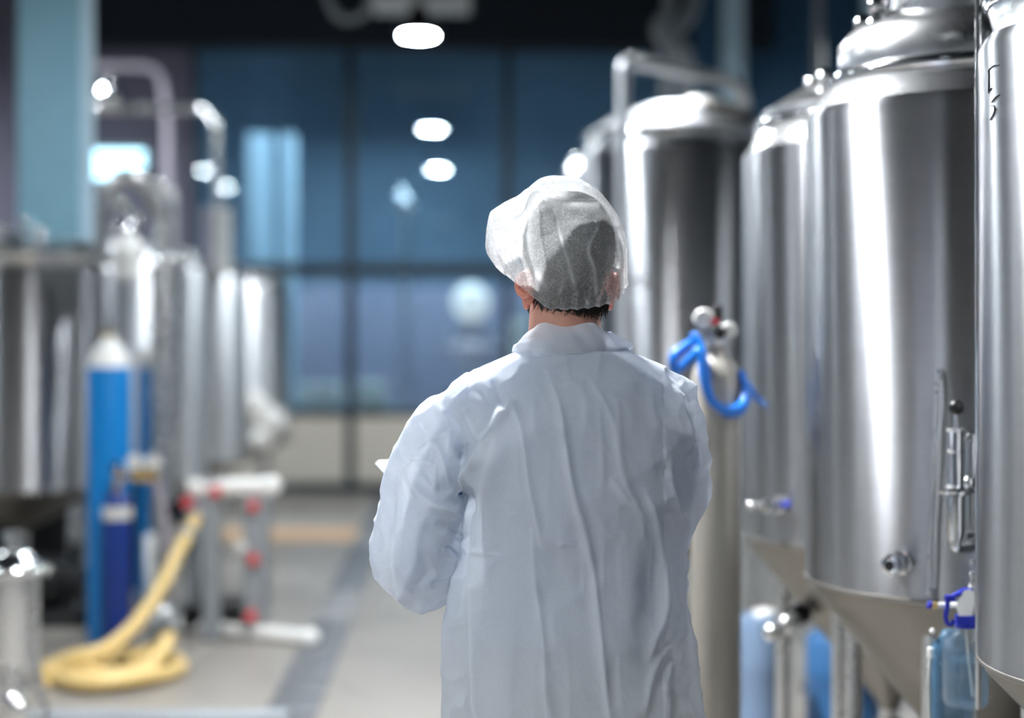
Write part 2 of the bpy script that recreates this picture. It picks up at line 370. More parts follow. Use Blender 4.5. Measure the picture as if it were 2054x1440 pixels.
key = copy_tree(hooded); key.location.z = 3.4; near = hooded; hooded = copy_tree(hooded); near.location = (-1.7, 1.15, LH); near['label'] = 'bright drum shaded pendant lamp over the near part of the aisle'
hooded.location = (.2, -.6, LH); hooded['label'] = 'added drum shaded pendant lamp above the camera'  # unseen lamp added to light the back of the coat
for ch in key.children:
    if ch.name.startswith('diffuser'): ch.data = ch.data.copy(); ch.data.materials[0] = M['lampkey']
    if ch.name.startswith('shade'): ch.scale.z = .6
    if ch.name.startswith('cord'): ch.scale.z = (H - 3.64) / (H - 4.04); ch.location.z = .24 * (1 - ch.scale.z)
for ch in near.children:
    if ch.name.startswith('diffuser'): ch.data = ch.data.copy(); ch.data.materials[0] = M['lampnear']
for x, y, where in ((1.1, 9.8, 'added over the tall tank to brighten the left tanks'), (3.4, 6.6, 'over the right row of tanks'),  # the lamp over the tall tank is added, out of view
                    (1.2, -2.6, 'added behind the camera on the right'), (-2.2, -3.2, 'added behind the camera on the left'), (-.4, -5.8, 'added near the wall behind the camera'), (-4.2, .8, 'over the far left floor')):  # lamps behind the camera are added to light coat and near tanks
    c = copy_tree(hooded); c.location = (x, y, LH); c['label'] = 'drum shaded pendant lamp ' + where
for x, y, where in ((-3.9, 18.6, 'behind the left pane'), (-.3, 18.4, 'behind the middle pane'), (2.6, 18.8, 'behind the right pane'), (-1.0, 20.6, 'farthest from the glass')):
    t = thing('far_room_lamp', (x, y, 5.2), 'added hooded cool blue ceiling lamp in the far room, ' + where, 'lamp', 'far room lamps'); c = Vector((x, y, 5.2))  # kept out of sight above the glass, added to light the far room
    obj('diffuser', MB().box(c, (.9, .26, .03)), 'lampback', t); obj('housing', MB().box(c + Vector((0, 0, .04)), (1.0, .34, .05), bev=.01), 'offwhite', t)
    for dy in (-.16, .16): obj('side_shield', MB().box(c + Vector((0, dy, -.06)), (1.0, .012, .20)), 'black', t)  # shields added to keep the upper far wall dim
    obj('hanger', MB().cyl(c + Vector((0, 0, .06)), (x, y, H), .008, seg=8), 'black', t)
# twin-tube lamp high on the dark end wall
c = P(229, 330, GY - .25)
t = thing('wall_lamp', c, 'glowing cyan white wall lamp with stacked tubes on the dark end wall', 'lamp')
obj('housing', MB().box(c + Vector((0, .06, 0)), (.66, .10, .36), bev=.02), 'grey', t)
for dz in (.095, 0, -.095): obj('tube', MB().cyl(c + Vector((-.28, -.02, dz)), c + Vector((.28, -.02, dz)), .032, seg=12), 'tube', t)
# grey hanging air panel and a cable loop
c = P(845, 6, 13.7)
t = thing('ceiling_panel', c, 'pale grey hanging air panel above the aisle lamp', 'air panel')
obj('panel', MB().box(c, (.80, .60, .09), bev=.02), 'offwhite', t)
for dx in (-.3, .3): obj('hanger', MB().cyl(c + Vector((dx, 0, .04)), (c.x + dx, c.y, H), .01, seg=8), 'black', t)
c = P(700, 10, 12.5)
tag(obj('cable_loop', MB().tube(catmull([P(655, -160, 12.5), P(652, -40, 12.5), P(672, 25, 12.5), P(705, 38, 12.5), P(738, 15, 12.5), P(742, -60, 12.5), P(735, -160, 12.5)]), .03), 'grey', base=c), 'grey cable looping down from the ceiling', 'cable')
# ------------------------------------------------------------------ tanks
def tank_at(Zc, left_px, Rr):                  # centre of a round tank whose left outline stands at left_px
    ph = math.atan((left_px - CX) / F); xc = (Rr + Zc * math.sin(ph)) / math.cos(ph)
    p = FW * Zc + RT * xc; return Vector((p.x, p.y, 0))
def tank_right(Zc, right_px, Rr):
    ph = math.atan((right_px - CX) / F); xc = (-Rr + Zc * math.sin(ph)) / math.cos(ph)
    p = FW * Zc + RT * xc; return Vector((p.x, p.y, 0))
def make_tank(c, Rr, zb, zt, label, rim=.35, lid=.11, dome=.10, cone=.50, legs=True, name='fermentation_tank', group=None, leg_r=.024, lidm='satin', bodym='steel'):
    t = thing(name, c, label, 'tank', group)
    b = obj('body', MB().lathe([(Rr - .004, zb + .004), (Rr, zb + .02), (Rr, zt), (Rr - .012, zt + .02)], c, 96), bodym, t, ang=50)
    obj('shoulder', MB().lathe([(Rr - .012, zt + .018), (Rr - .03, zt + .040), (rim + .012, zt + .083), (rim, zt + .090), (rim, zt + .10)], c, 96), 'satin', t, ang=60)
    obj('rim_ring', MB().ring(c + Vector((0, 0, zt + .095)), rim + .004, .018, 96), 'polish', t)
    l = obj('lid', MB().lathe([(rim - .01, zt + .10), (rim - .004, zt + .115), (rim - .006, zt + .10 + lid * .75), (rim - .03, zt + .10 + lid), (rim * .7, zt + .10 + lid + dome * .5), (rim * .35, zt + .10 + lid + dome * .9), (.001, zt + .10 + lid + dome)], c, 96), lidm, t, ang=50)
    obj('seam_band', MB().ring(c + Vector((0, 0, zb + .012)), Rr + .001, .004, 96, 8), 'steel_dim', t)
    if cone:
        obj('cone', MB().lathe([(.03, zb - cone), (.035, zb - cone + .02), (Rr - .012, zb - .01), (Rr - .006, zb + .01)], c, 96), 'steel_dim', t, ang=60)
        obj('outlet', MB().cyl(c + Vector((0, 0, zb - cone - .12)), c + Vector((0, 0, zb - cone + .01)), .028).ring(c + Vector((0, 0, zb - cone - .04)), .032, .010, 24, 8), 'polish', t)
    if legs:
        for k in range(4):
            a = R_(45 + 90 * k + 8); r = Rr * .80; q = c + Vector((math.cos(a) * r, math.sin(a) * r, 0))
            lg = obj('leg', MB().cyl(q, q + Vector((0, 0, zb - .07 if cone else zb)), leg_r, seg=16), 'satin', t)
            obj('foot', MB().lathe([(.05, 0), (.05, .012), (.028, .03), (.026, .05)], q, 16), 'black', lg)
    return t
ZB, ZT = .895, 2.015
c1 = tank_at(3.2, 1961, .43); c2 = tank_at(4.1, 1615, .43); c3 = tank_at(5.0, 1488, .43)
T1 = make_tank(c1, .43, .86, 2.045, 'nearest steel tank cut off by the right edge, with black pen marks', rim=.40, lid=.05, cone=.42)
T2 = make_tank(c2, .43, ZB, ZT, 'large steel tank second from the right edge, with black ball knob valve', rim=.355)
T3 = make_tank(c3, .43, ZB, ZT, 'steel tank behind the grey gas cylinder, blue capped sample port', rim=.375, lid=.05)
# tall tank with the bent pipe, and the one peeking out behind it
c4 = tank_at(9.0, 1166, .53); zt4 = P(0, 312, 8.9).z
T4 = make_tank(c4, .53, .75, zt4, 'tall steel tank beside the hair cap, bent pipe over its lid', rim=.50, lid=.04, dome=.15, cone=.45, leg_r=.03, lidm='lidsatin')
c5 = tank_at(11.4, 1128, .50)
T5 = make_tank(c5, .50, .75, P(0, 352, 11.4).z, 'far steel tank peeking out left of the tall tank', rim=.44, lid=.03, dome=.1, cone=.45, leg_r=.03)
c6 = tank_at(6.9, 1560, .5)
T6 = make_tank(c6, .50, ZB, 2.05, 'steel tank between the tall one and the capped port tank, mostly hidden', rim=.42, lid=.05)

# ---- tank 1: riser pipe, pen marks, bracket
q = G(1962, 3.38)
obj('riser_pipe', MB().tube(bend([q + UP * .75, q + UP * 2.75, q + UP * 2.75 + RT * .5], .1), .006, 12), 'polish', T1)
for z in (1.15, 1.9): obj('pipe_clip', MB().tube([q + UP * z, q + UP * z + (c1 - q).normalized() * .06], .006, 8), 'satin', T1)
def on_cyl(px, py, c, Rr, off=.0):             # where the line of sight meets the tank's wall
    d = (P(px, py, 1) - Vector((0, 0, EYE))); dx, dy = d.x, d.y; a = dx * dx + dy * dy; bb = -2 * (dx * c.x + dy * c.y); cc = c.x ** 2 + c.y ** 2 - (Rr + off) ** 2
    k = (-bb - math.sqrt(max(bb * bb - 4 * a * cc, 0))) / (2 * a); return Vector((0, 0, EYE)) + d * k
strokes = [[(1212, 390), (1180, 395), (1160, 410), (1148, 425), (1150, 450), (1149, 500), (1148, 540), (1150, 560)], [(1148, 552), (1165, 530)],
           [(1215, 570), (1195, 582), (1180, 597), (1168, 615)], [(1165, 635), (1180, 640), (1185, 660), (1175, 690), (1160, 720)]]
for s in strokes:
    obj('pen_mark', MB().tube(catmull([on_cyl(1600 + x / 3, y / 3, c1, .43, .0005) for x, y in s], 4), .0011, 6), 'ink', T1)
# ---- tank 2: valve column with black ball knob, sample port, tube for a reflected streak, cone valve, manway
def port(c, Rr, px, py, tank, r=.026, L=.05, cap=None):
    p = on_cyl(px, py, c, Rr); n = Vector((p.x - c.x, p.y - c.y, 0)).normalized(); e = p + n * L
    pt = obj('sample_port', MB().cyl(p - n * .004, e, r * .62).ring(p + n * .006, r * .9, .006, 24, 8, n).lathe([(r * .6, 0), (r, .003), (r, .014), (r * .6, .017)], e, 6, n), 'polish', tank)
    obj('bore', MB().cyl(e + n * .014, e + n * .019, r * .5, seg=16), 'black', pt)
    if cap:
        obj('side_arm', MB().tube([e - RT * .01, e - RT * .05], .008, 10).ball(e - RT * .055, .013, 14), 'polish', pt)
        obj('cap', MB().cyl(e + RT * .035, e + RT * .055, .010), cap, pt)
    return pt
port(c2, .43, 1812, 1128, T2, r=.024)
pp = port(c3, .43, 1566, 1012, T3, r=.022, L=.04, cap='royal')
vz = 3.62; s = F / vz
def V(px, py, dz=0): return P(px, py, vz + dz)
body = obj('relief_valve', MB().lathe([(.001, 0), (.015, .003), (.019, .02), (.019, .1), (.001, .102)], V(1917, 1088), 24)
          .lathe([(.020, 0), (.036, .002), (.037, .008), (.02, .011)], V(1914, 992), 28).cyl(V(1916, 980), V(1916, 862), .0175, seg=24), 'polish', T2)
for y, r in ((976, .021), (905, .0205), (863, .021)): obj('collar', MB().lathe([(r - .002, -.003), (r, 0), (r - .002, .004)], V(1916, y), 24), 'satin', body)
obj('stem', MB().cyl(V(1917, 866), V(1917, 825), .0042, seg=12), 'polish', body)
obj('knob', MB().ball(V(1918, 817), .0165, 24), 'black', body)
obj('second_valve', MB().cyl(V(1949, 1080, .03), V(1949, 870, .03), .013, seg=20).ball(V(1943, 968, .02), .014).lathe([(.012, 0), (.02, .003), (.02, .008), (.012, .011)], V(1949, 885, .03), 20), 'polish', body)
obj('lower_bend', MB().tube(bend([V(1917, 1080), V(1917, 1100), V(1949, 1100, .03), V(1949, 1070, .03)], .02), .011, 12), 'polish', body)
for y in (985, 1075): obj('mount', MB().cyl(V(1932, y), c2 + Vector((-.10, -.39, V(0, y).z)), .008, seg=10), 'satin', body)
for y in (1128, 1152): obj('bleed_screw', MB().ball(V(1951, y), .007, 12), 'polish', body)
a = on_cyl(1881, 745, c2, .43, .03); b = on_cyl(1863, 1188, c2, .43, .03)
lt = obj('streak_tube', MB().tube([a, b], .005, 12), 'satin', T2)  # tube modelled in place of a streak mirrored in the tank wall
for e in (a, b):
    n = (c2 - e); n.z = 0; obj('end_fitting', MB().tube([e, e + n.normalized() * .035], .007, 10), 'satin', lt)
def cone_pt(c, Rr, zb, cone, ang, f): return c + Vector((math.cos(ang) * Rr * f, math.sin(ang) * Rr * f, zb - cone * (1 - f)))
p = cone_pt(c2, .43, ZB, .5, R_(225), .36); n = Vector((-.6, -.6, -.5)).normalized()
cv = obj('cone_valve', MB().cyl(p, p + n * .06, .02).ring(p + n * .03, .022, .008, 20, 8, n), 'black', T2)
obj('valve_face', MB().lathe([(.001, .02), (.012, .018), (.016, .006), (.016, 0)], p + n * .06, 16, n), 'white', cv)
p = cone_pt(c3, .43, ZB, .5, R_(200), .62); n = Vector((-.75, -.35, -.35)).normalized()
cv = obj('cone_valve', MB().cyl(p, p + n * .13, .016).ring(p + n * .05, .02, .009, 20, 8, n).ring(p + n * .10, .02, .009, 20, 8, n), 'satin', T3)
obj('valve_end', MB().ball(p + n * .15, .026, 18), 'satin', cv); obj('valve_body', MB().cyl(p + n * .02, p + n * .06, .03), 'black', cv)
# lid fittings
def lid_fit(c, z, items, tank):
    for ang, r, hgt, kind in items:
        q = c + Vector((math.cos(R_(ang)) * r, math.sin(R_(ang)) * r, z)); m = MB().cyl(q, q + UP * hgt, .014, seg=14).ring(q + UP * hgt * .5, .018, .007, 20, 8)
        if kind == 'ball': m.ball(q + UP * (hgt + .015), .024, 18)
        if kind == 'lever': m.tube([q + UP * hgt, q + UP * (hgt + .03) + RT * .07], .007, 10)
        obj('lid_fitting', m, 'polish', tank)
lid_fit(c3, ZT + .15, [(190, .24, .05, 'ball'), (215, .28, .05, 'ball'), (250, .26, .06, 'lever'), (150, .2, .07, 'lever'), (280, .3, .04, 'ball')], T3)
lid_fit(c2, ZT + .19, [(200, .31, .05, 'ball'), (165, .29, .04, 'ball')], T2)
lid_fit(c1, 2.18, [(185, .30, .06, 'ball'), (205, .33, .05, 'ball')], T1)
mw = c2 + Vector((-.05, -.10, ZT + .25))
ml = obj('manway', MB().lathe([(.19, -.05), (.20, 0), (.20, .04), (.19, .05), (.001, .07)], mw, 40), 'satin', T2, ang=50)
obj('manway_clamp', MB().tube([mw + Vector((-.2, -.05, .06)), mw + Vector((.2, -.05, .07))], .012, 12).ball(mw + Vector((-.205, -.05, .06)), .022), 'polish', ml)
mw = c4 + Vector((.16, -.22, zt4 + .22)); nn = Vector((.15, -.35, 1)).normalized()
ml = obj('manway', MB().lathe([(.17, -.09), (.175, .0), (.18, .02), (.165, .035), (.001, .06)], mw, 40, nn), 'steel_dim', T4, ang=50)
obj('manway_gasket', MB().ring(mw, .178, .014, 40, 8, nn), 'rubber', ml)
# bent pipe over tank 4
zz = 8.38
obj('transfer_pipe', MB().tube(bend([P(1251, 1060, zz), P(1251, 130, zz), P(1262, 122, zz + .02), P(1484, 166, zz + .25), P(1497, 215, zz + .32)], .19, 10), .0315, 18), 'pipewhite', T4)
pc = P(1251, 560, zz); obj('pipe_bracket', MB().tube([pc, c4 + Vector((-.2, -.48, pc.z))], .012, 10).ring(pc, .036, .012, 20, 8), 'satin', T4)
# cables rising behind tank 4, thin pole, small blue duct
for k, (pts, r, m) in enumerate(([[(1335, 200), (1345, 110), (1320, 60), (1345, 0), (1300, -80)], .05, 'grey'], [[(1375, 200), (1372, 110), (1350, 70), (1388, 20), (1400, -90)], .06, 'grey'])):
    w = [P(x, y, 13.2 + k * .3) for x, y in pts]
    tag(obj('flexible_duct', MB().tube(catmull(w, 10), r, 14), m, base=w[0]), ('thin curling grey flexible duct left of the pale blue pilaster', 'thicker grey flexible duct beside the pale blue pilaster')[k], 'duct')
for px, w, z, m, lab in ((1642, .07, 13.0, 'grey', 'thin grey upright pipe above the capped port tank'), (1752, .16, 14.6, 'paleblue', 'pale blue upright duct above the second tank'), (1822, .08, 13.2, 'grey', 'slim grey upright pipe above the second tank lid')):
    q = G(px, z); tag(obj('upright_pipe', MB().cyl(q, q + UP * H, w / 2, seg=18), m, base=q), lab, 'pipe')
# pale and blue drums under the cones
def drum(px, Z, r, h, m, label):
    q = G(px, Z); t = thing('plastic_drum', q, label, 'drum')
    obj('body', MB().lathe([(r * .92, 0), (r, .02), (r, h * .3), (r * 1.03, h * .33), (r, h * .36), (r, h * .64), (r * 1.03, h * .67), (r, h * .7), (r, h * .93), (r * .9, h * .97), (.001, h * .97)], q, 32), m, t)
    obj('lid', MB().lathe([(r * .5, h * .965), (r * .5, h), (.001, h)], q + Vector((r * .2, 0, 0)), 20), 'white' if m == 'drum' else 'royal', t)
drum(1524, 5.75, .075, .56, 'drum', 'pale blue plastic drum beside the grey gas cylinder')
drum(1692, 5.95, .13, .46, 'drumblue', 'blue plastic drum behind the tank legs')

# ------------------------------------------------------------------ grey gas cylinder with regulator and blue hose
gz = 4.45; q = G(1436, gz); gr = 50 / F * gz
def g(px, py, dz=0): return P(px, py, gz + dz)
t = thing('gas_cylinder', q, 'grey gas cylinder with blue hose beside the worker', 'gas cylinder')
zs = g(0, 770).z
obj('body', MB().lathe([(gr * .9, 0), (gr, .02), (gr, zs), (gr * .93, zs + .03), (gr * .72, zs + .06), (gr * .4, zs + .08), (gr * .38, zs + .10), (.001, zs + .10)], q, 40), 'gas', t, ang=60)
v = obj('valve', MB().cyl(g(1430, 705), g(1430, 640), .017).cyl(g(1400, 675), g(1462, 664), .013).ring(g(1430, 690), .02, .007, 20, 8), 'satin', t)
obj('gauge', MB().cyl(g(1412, 640, -.03), g(1412, 640, 0), .028, seg=24), 'offwhite', v)
obj('gauge', MB().cyl(g(1462, 664, -.03), g(1462, 664, 0), .022, seg=24), 'offwhite', v)
obj('knob', MB().cyl(g(1440, 645), g(1440, 612), .014), 'black', v)
obj('knob', MB().cyl(g(1434, 675, -.04), g(1447, 656, -.04), .02), 'black', v)
obj('tag', MB().box(g(1434, 645, -.03), (.022, .006, .016)), 'red', v)
h = obj('hose', MB().tube(catmull([g(1398, 680, -.03), g(1372, 696, -.05), g(1352, 715, -.06), g(1356, 745, -.05), g(1385, 720, -.09), g(1404, 705, -.1), g(1412, 760, -.11), g(1428, 805, -.11), g(1462, 822, -.1), g(1488, 812, -.07), g(1495, 780, -.04), g(1486, 745, -.02)]), .0115, 14), 'hoseblue', t)
obj('hose', MB().tube(catmull([g(1396, 690, -.05), g(1392, 672, -.05), g(1405, 690, -.06), g(1416, 730, -.08), g(1424, 790, -.08), g(1450, 826, -.08), g(1482, 828, -.06), g(1500, 800, -.03), g(1494, 765, .0), g(1520, 800, .05), g(1535, 812, .10)]), .009, 12), 'hoseblue', t)

# ------------------------------------------------------------------ spray bottle and blue water bottle hung by tank 1
bz = 3.52
def B(px, py, dz=0): return P(px, py, bz + dz)
q = B(1937, 1416); t = thing('spray_bottle', q, 'clear spray bottle with white trigger head and blue collar', 'spray bottle')
br = .0475; hb = B(0, 1262).z - q.z
obj('bottle', MB().lathe([(.001, .0), (br * .86, .001), (br, .012), (br, hb * .62), (br * .97, hb * .72), (br * .75, hb * .88), (br * .42, hb * .97), (br * .40, hb * 1.02)], q, 40), 'bottle', t, ang=60)
obj('water', MB().lathe([(.001, .003), (br * .82, .004), (br * .955, .014), (br * .955, hb * .60), (.001, hb * .60)], q, 40), 'water', t, ang=60)
obj('dip_tube', MB().tube([q + UP * hb, q + UP * .02 + RT * .015], .003, 8), 'offwhite', t)
obj('collar', MB().lathe([(.021, 0), (.0215, .003), (.0215, .024), (.020, .026)], B(1937, 1258), 32), 'royal', t)
zt = B(1937, 1234); hd = MB()
outl = [(1924, 1236), (1950, 1236), (1955, 1205), (1952, 1186), (1946, 1182), (1934, 1184), (1927, 1195), (1920, 1206), (1919, 1222)]
b0 = len(hd.v)
for dz in (-.014, .014):
    for x, y in outl: hd.v.append(B(x, y, dz))
nn = len(outl); hd.f += [[b0 + i for i in range(nn)], [b0 + nn + i for i in range(nn)][::-1]] + [[b0 + i, b0 + nn + i, b0 + nn + (i + 1) % nn, b0 + (i + 1) % nn] for i in range(nn)]
obj('trigger_head', hd, 'white', t, ang=30)
obj('nozzle', MB().cyl(B(1924, 1214), B(1878, 1214), .0062), 'white', t)
obj('nozzle_ring', MB().cyl(B(1880, 1214), B(1868, 1214), .0085), 'brass', t); obj('nozzle_tip', MB().cyl(B(1869, 1214), B(1861, 1213), .0085), 'royal', t)
obj('lever', MB().tube(catmull([B(1928, 1190, -.016), B(1912, 1196, -.016), B(1902, 1206, -.016), B(1900, 1222, -.012), B(1897, 1236, -.01), B(1900, 1250, -.01), B(1908, 1252, -.01), B(1913, 1243, -.01)]), .0048, 12), 'royal', t)
obj('lever_grip', MB().box(B(1906, 1200, -.018), (.022, .01, .014), bev=.003), 'royal', t)
obj('top_strip', MB().tube([B(1912, 1196, .004), B(1934, 1184, .004), B(1952, 1184, .004)], .0055, 10), 'royal', t)
q2 = B(1908, 1600, .06)
t = thing('water_jug', G(1908, bz + .09), 'pale blue translucent water jug behind the spray bottle', 'jug')
jb = Vector((t.location.x, t.location.y, .0)); w = .044
jt = P(0, 1308, bz + .09).z
obj('body', MB().lathe([(.001, .30), (w, .301), (w, jt), (w * .95, jt + .012), (w * .55, jt + .036), (w * .42, jt + .048), (.001, jt + .05)], jb, 36, sx=1, sy=.8), 'bluebottle', t, ang=60)
obj('handle', MB().tube(catmull([jb + RT * -.044 + UP * (jt - .0), jb + RT * -.047 + UP * (jt - .06), jb + RT * -.046 + UP * (jt - .12), jb + RT * -.044 + UP * (jt - .16)]), .004, 8), 'offwhite', t)
obj('cap', MB().cyl(jb + RT * -.043 + UP * (jt - .012), jb + RT * -.043 + UP * (jt + .010), .008), 'white', t)
obj('cap', MB().ball(jb + RT * -.040 + UP * (jt + .045), .006), 'white', t)
t = thing('jug_stand', jb, 'small steel stand carrying the blue water jug', 'stand')
obj('plate', MB().box(jb + UP * .292, (.12, .10, .012), bev=.003), 'satin', t)
obj('post', MB().cyl(jb, jb + UP * .288, .012), 'satin', t); obj('foot', MB().lathe([(.07, 0), (.07, .008), (.015, .02)], jb, 24), 'satin', t)
obj('hook_arm', MB().tube(bend([jb + RT * .052 + UP * .29, jb + RT * .052 + UP * .985, B(1946, 1181) + UP * .006 + FW * .0], .03), .004, 8), 'satin', t)
# ------------------------------------------------------------------ left row of tanks
zl = 9.3
cA = tank_right(9.2, 243, .52); zA = P(0, 545, 8.9).z
TA = make_tank(cA, .52, P(0, 985, 8.9).z, zA, 'dull steel tank at the left edge behind the blue cylinder', rim=.50, lid=.03, dome=.10, cone=.25, leg_r=.03, name='storage_tank')
lid_fit(cA, zA + .15, [(225, .30, .07, 'ball'), (250, .24, .09, 'ball'), (265, .30, .06, 'ball'), (285, .26, .10, 'ball'), (300, .33, .06, 'ball')], TA)
for Zc, rpx, top, bot, lab in ((10.5, 416, 548, 962, 'white lit steel tank left of the vertical column, third from the left edge'),
                               (12.0, 497, 566, 925, 'bright steel tank in the middle of the left row'), (14.3, 580, 586, 885, 'farthest steel tank of the left row near the glass partition')):
    c = tank_right(Zc, rpx, .48); t = make_tank(c, .48, P(0, bot, Zc).z, P(0, top, Zc).z, lab, rim=.44, lid=.03, dome=.06, cone=.22, leg_r=.035, name='storage_tank', lidm='lidsatin', bodym='steel_lit')
    if Zc == 12.0:
        for px, r, m in ((421, .05, 'pink'), (446, .062, 'white')):
            q = P(px, 545, 11.7); obj('lid_canister', MB().cyl(q, P(px, 418, 11.7), r, seg=24), m, t)
    if Zc > 14:
        for px, py, r in ((510, 815, .13), (545, 845, .12), (528, 880, .09)):
            q = P(px, py, 13.72); obj('side_valve', MB().cyl(q + FW * .45, q, r * .4).lathe([(r * .5, 0), (r, .01), (r, .05), (r * .6, .08), (.001, .085)], q, 24, -FW), 'white', t)
# tall filter column with arched pipe
q = G(329, 9.1); t = thing('filter_column', q, 'tall upright steel column between the left tanks', 'filter column')
zc = P(0, 372, 9.0).z
obj('body', MB().lathe([(.07, .02), (.074, .05), (.074, zc - .06), (.06, zc - .02), (.03, zc), (.001, zc)], q, 36), 'satin', t, ang=55)
obj('base', MB().lathe([(.10, 0), (.10, .02), (.08, .05)], q, 28), 'satin', t)
for y in (520, 900): obj('clamp_band', MB().ring(Vector((q.x, q.y, P(0, y, 9).z)), .076, .012, 36, 8), 'polish', t)
za = 8.75
obj('arch_pipe', MB().tube(catmull([P(206, 520, za), P(205, 450, za), P(213, 395, za), P(238, 358, za), P(270, 358, za), P(296, 388, za + .1), P(318, 430, za + .2)]), .045, 16), 'satin', t)
obj('elbow', MB().tube(catmull([P(262, 352, za), P(292, 352, za + .1), P(322, 378, za + .2), P(330, 420, za + .22)]), .036, 14), 'polish', t)
vs_ = obj('valve_stack', MB().cyl(P(256, 690, za - .1), P(256, 420, za - .1), .022).ball(P(245, 412, za - .1), .035).ball(P(250, 465, za - .1), .06).ball(P(270, 440, za - .1), .035), 'polish', t)
obj('valve_body', MB().cyl(P(258, 560, za - .12), P(258, 515, za - .12), .062, seg=24).cyl(P(256, 515, za - .12), P(256, 470, za - .12), .075, .05, seg=24), 'white', vs_)
# wall pipes on the dark wall
w = [P(100, 133, 13.6), P(322, 133, 13.6), P(336, 250, 13.6), P(336, 400, 13.6), P(336, 900, 13.6)]
tag(obj('wall_pipe', MB().tube(bend(w, .16, 8), .032, 14), 'pink', base=w[0]), 'dusty pink pipe bending down the dark wall beside the wall lamp', 'pipe')
w = [P(170, 218, 12.2), P(414, 218, 12.0), P(432, 240, 11.7), P(436, 419, 11.7)]
t = thing('overhead_pipe', w[0], 'pale steel pipe with a valve crossing before the dark wall', 'pipe')
obj('pipe', MB().tube(bend(w, .12, 8), .030, 14), 'satin', t)
p = P(216, 196, 12.1); v = obj('valve', MB().cyl(p - RT * .09, p + RT * .09, .07).ball(p, .085).cyl(p, p + UP * .16, .03), 'polish', t)
obj('handle', MB().cyl(p - RT * .06 + UP * .17 , p + RT * .12 + UP * .17, .018), 'black', v)

# ------------------------------------------------------------------ gas cylinders on the left
def gasbottle(px, Z, r, top_px, m, shoulder, label, tall):
    q = G(px, Z); t = thing('gas_cylinder', q, label, 'gas cylinder'); zt_ = P(0, top_px, Z).z; sh = .13 if tall else .06
    obj('body', MB().lathe([(r * .9, 0), (r, .02), (r, zt_ - sh), (r * .995, zt_ - sh + .002), (.001, zt_ - sh + .003)], q, 40), m, t, ang=60)
    obj('shoulder', MB().lathe([(r, zt_ - sh), (r * .9, zt_ - sh * .7), (r * .62, zt_ - sh * .25), (r * .35, zt_), (r * .33, zt_ + .02), (.001, zt_ + .02)], q, 40), shoulder, t, ang=60)
    return t, q, zt_
t, q, z_ = gasbottle(219, 8.27, .105, 683, 'blue', 'white', 'tall bright blue gas cylinder with white shoulder', True)
obj('valve', MB().cyl(q + UP * z_, q + UP * (z_ + .05), .018).cyl(q + UP * (z_ + .035) - RT * .04, q + UP * (z_ + .035) + RT * .03, .012), 'brass', t)
t, q, z_ = gasbottle(235, 8.05, .068, 985, 'navyblue', 'navyblue', 'short dark blue gas cylinder with brass regulator in front of the tall one', False)
obj('label_band', MB().lathe([(.0685, .0), (.0692, .002), (.0692, .055), (.0685, .057)], q + UP * (P(0, 1040, 8.05).z), 36), 'offwhite', t)
vv = lambda px, py, dz=0: P(px, py, 8.0 + dz)
v = obj('regulator', MB().cyl(vv(235, 985), vv(237, 938), .016).cyl(vv(238, 955), vv(300, 952), .018).cyl(vv(270, 953, -.02), vv(316, 951, -.02), .034, seg=20), 'brass', t)
for px in (270, 306): obj('gauge', MB().cyl(vv(px, 928, -.04), vv(px, 928, 0), .036, seg=24), 'offwhite', v)
obj('regulator_knob', MB().cyl(vv(232, 950), vv(234, 928), .02), 'black', v)
obj('gas_hose', MB().tube(catmull([vv(312, 962), vv(326, 1010, .02), vv(333, 1080, .05), vv(335, 1150, .1), vv(330, 1210, .15)]), .014, 10), 'pink', t)
q = G(291, 9.3); t = thing('gas_cylinder', q, 'slim teal blue gas cylinder half hidden behind the tall bright blue one', 'gas cylinder')
z_ = P(0, 700, 9.3).z; obj('body', MB().lathe([(.036, 0), (.04, .02), (.04, z_ - .1), (.001, z_ - .098)], q, 28), 'blue', t, ang=60)
obj('shoulder', MB().lathe([(.04, z_ - .1), (.035, z_ - .04), (.016, z_), (.001, z_ + .01)], q, 28), 'offwhite', t, ang=60)

# ------------------------------------------------------------------ plate filter press on a T-foot stand
fz = 8.3
def f_(px, py, dz=0): return P(px, py, fz + dz)
q = G(425, fz); t = thing('filter_press', q, 'grey plate filter press with red knobs on a white stand', 'filter press')
e0, e1 = G(300, 8.62, .035), G(622, 8.15, .035)
ft = obj('foot_beam', MB().tube([e0, e1], .034, 12), 'white', t)
obj('end_cap', MB().ball(e1, .046, 16), 'white', ft)
obj('foot_beam', MB().tube([G(300, 8.62, .035), G(300, 8.85, .035)], .034, 12), 'white', t)
obj('post', MB().box(q + UP * .40, (.085, .07, .80), bev=.008), 'grey', t)
obj('post', MB().box(G(301, 8.65, .24), (.05, .05, .46), bev=.006), 'white', t)
a, b = f_(380, 978), f_(545, 975)
obj('top_beam', MB().tube([a + UP * .0, b], .042, 14).ball(b, .05, 16), 'white', t)
for px in (505, 517, 529): obj('filter_plate', MB().box(f_(px, 1120, .22 + (px - 505) * .002), (.022, .40, .60), bev=.006), 'grey', t)
for px in (388, 400): obj('filter_plate', MB().box(f_(px, 1105, .3), (.022, .40, .50), bev=.006), 'grey', t)
obj('head_plate', MB().box(f_(510, 1120, -.01), (.11, .04, .64), bev=.012), 'grey', t)
for px, py in ((376, 1008), (432, 986), (508, 1015), (508, 1122), (503, 1236)):
    obj('clamp_knob', MB().cyl(f_(px, py, -.09), f_(px, py, -.035), .028, seg=18), 'red', t)
obj('hand_knob', MB().ball(f_(483, 1097, -.05), .03), 'white', t)
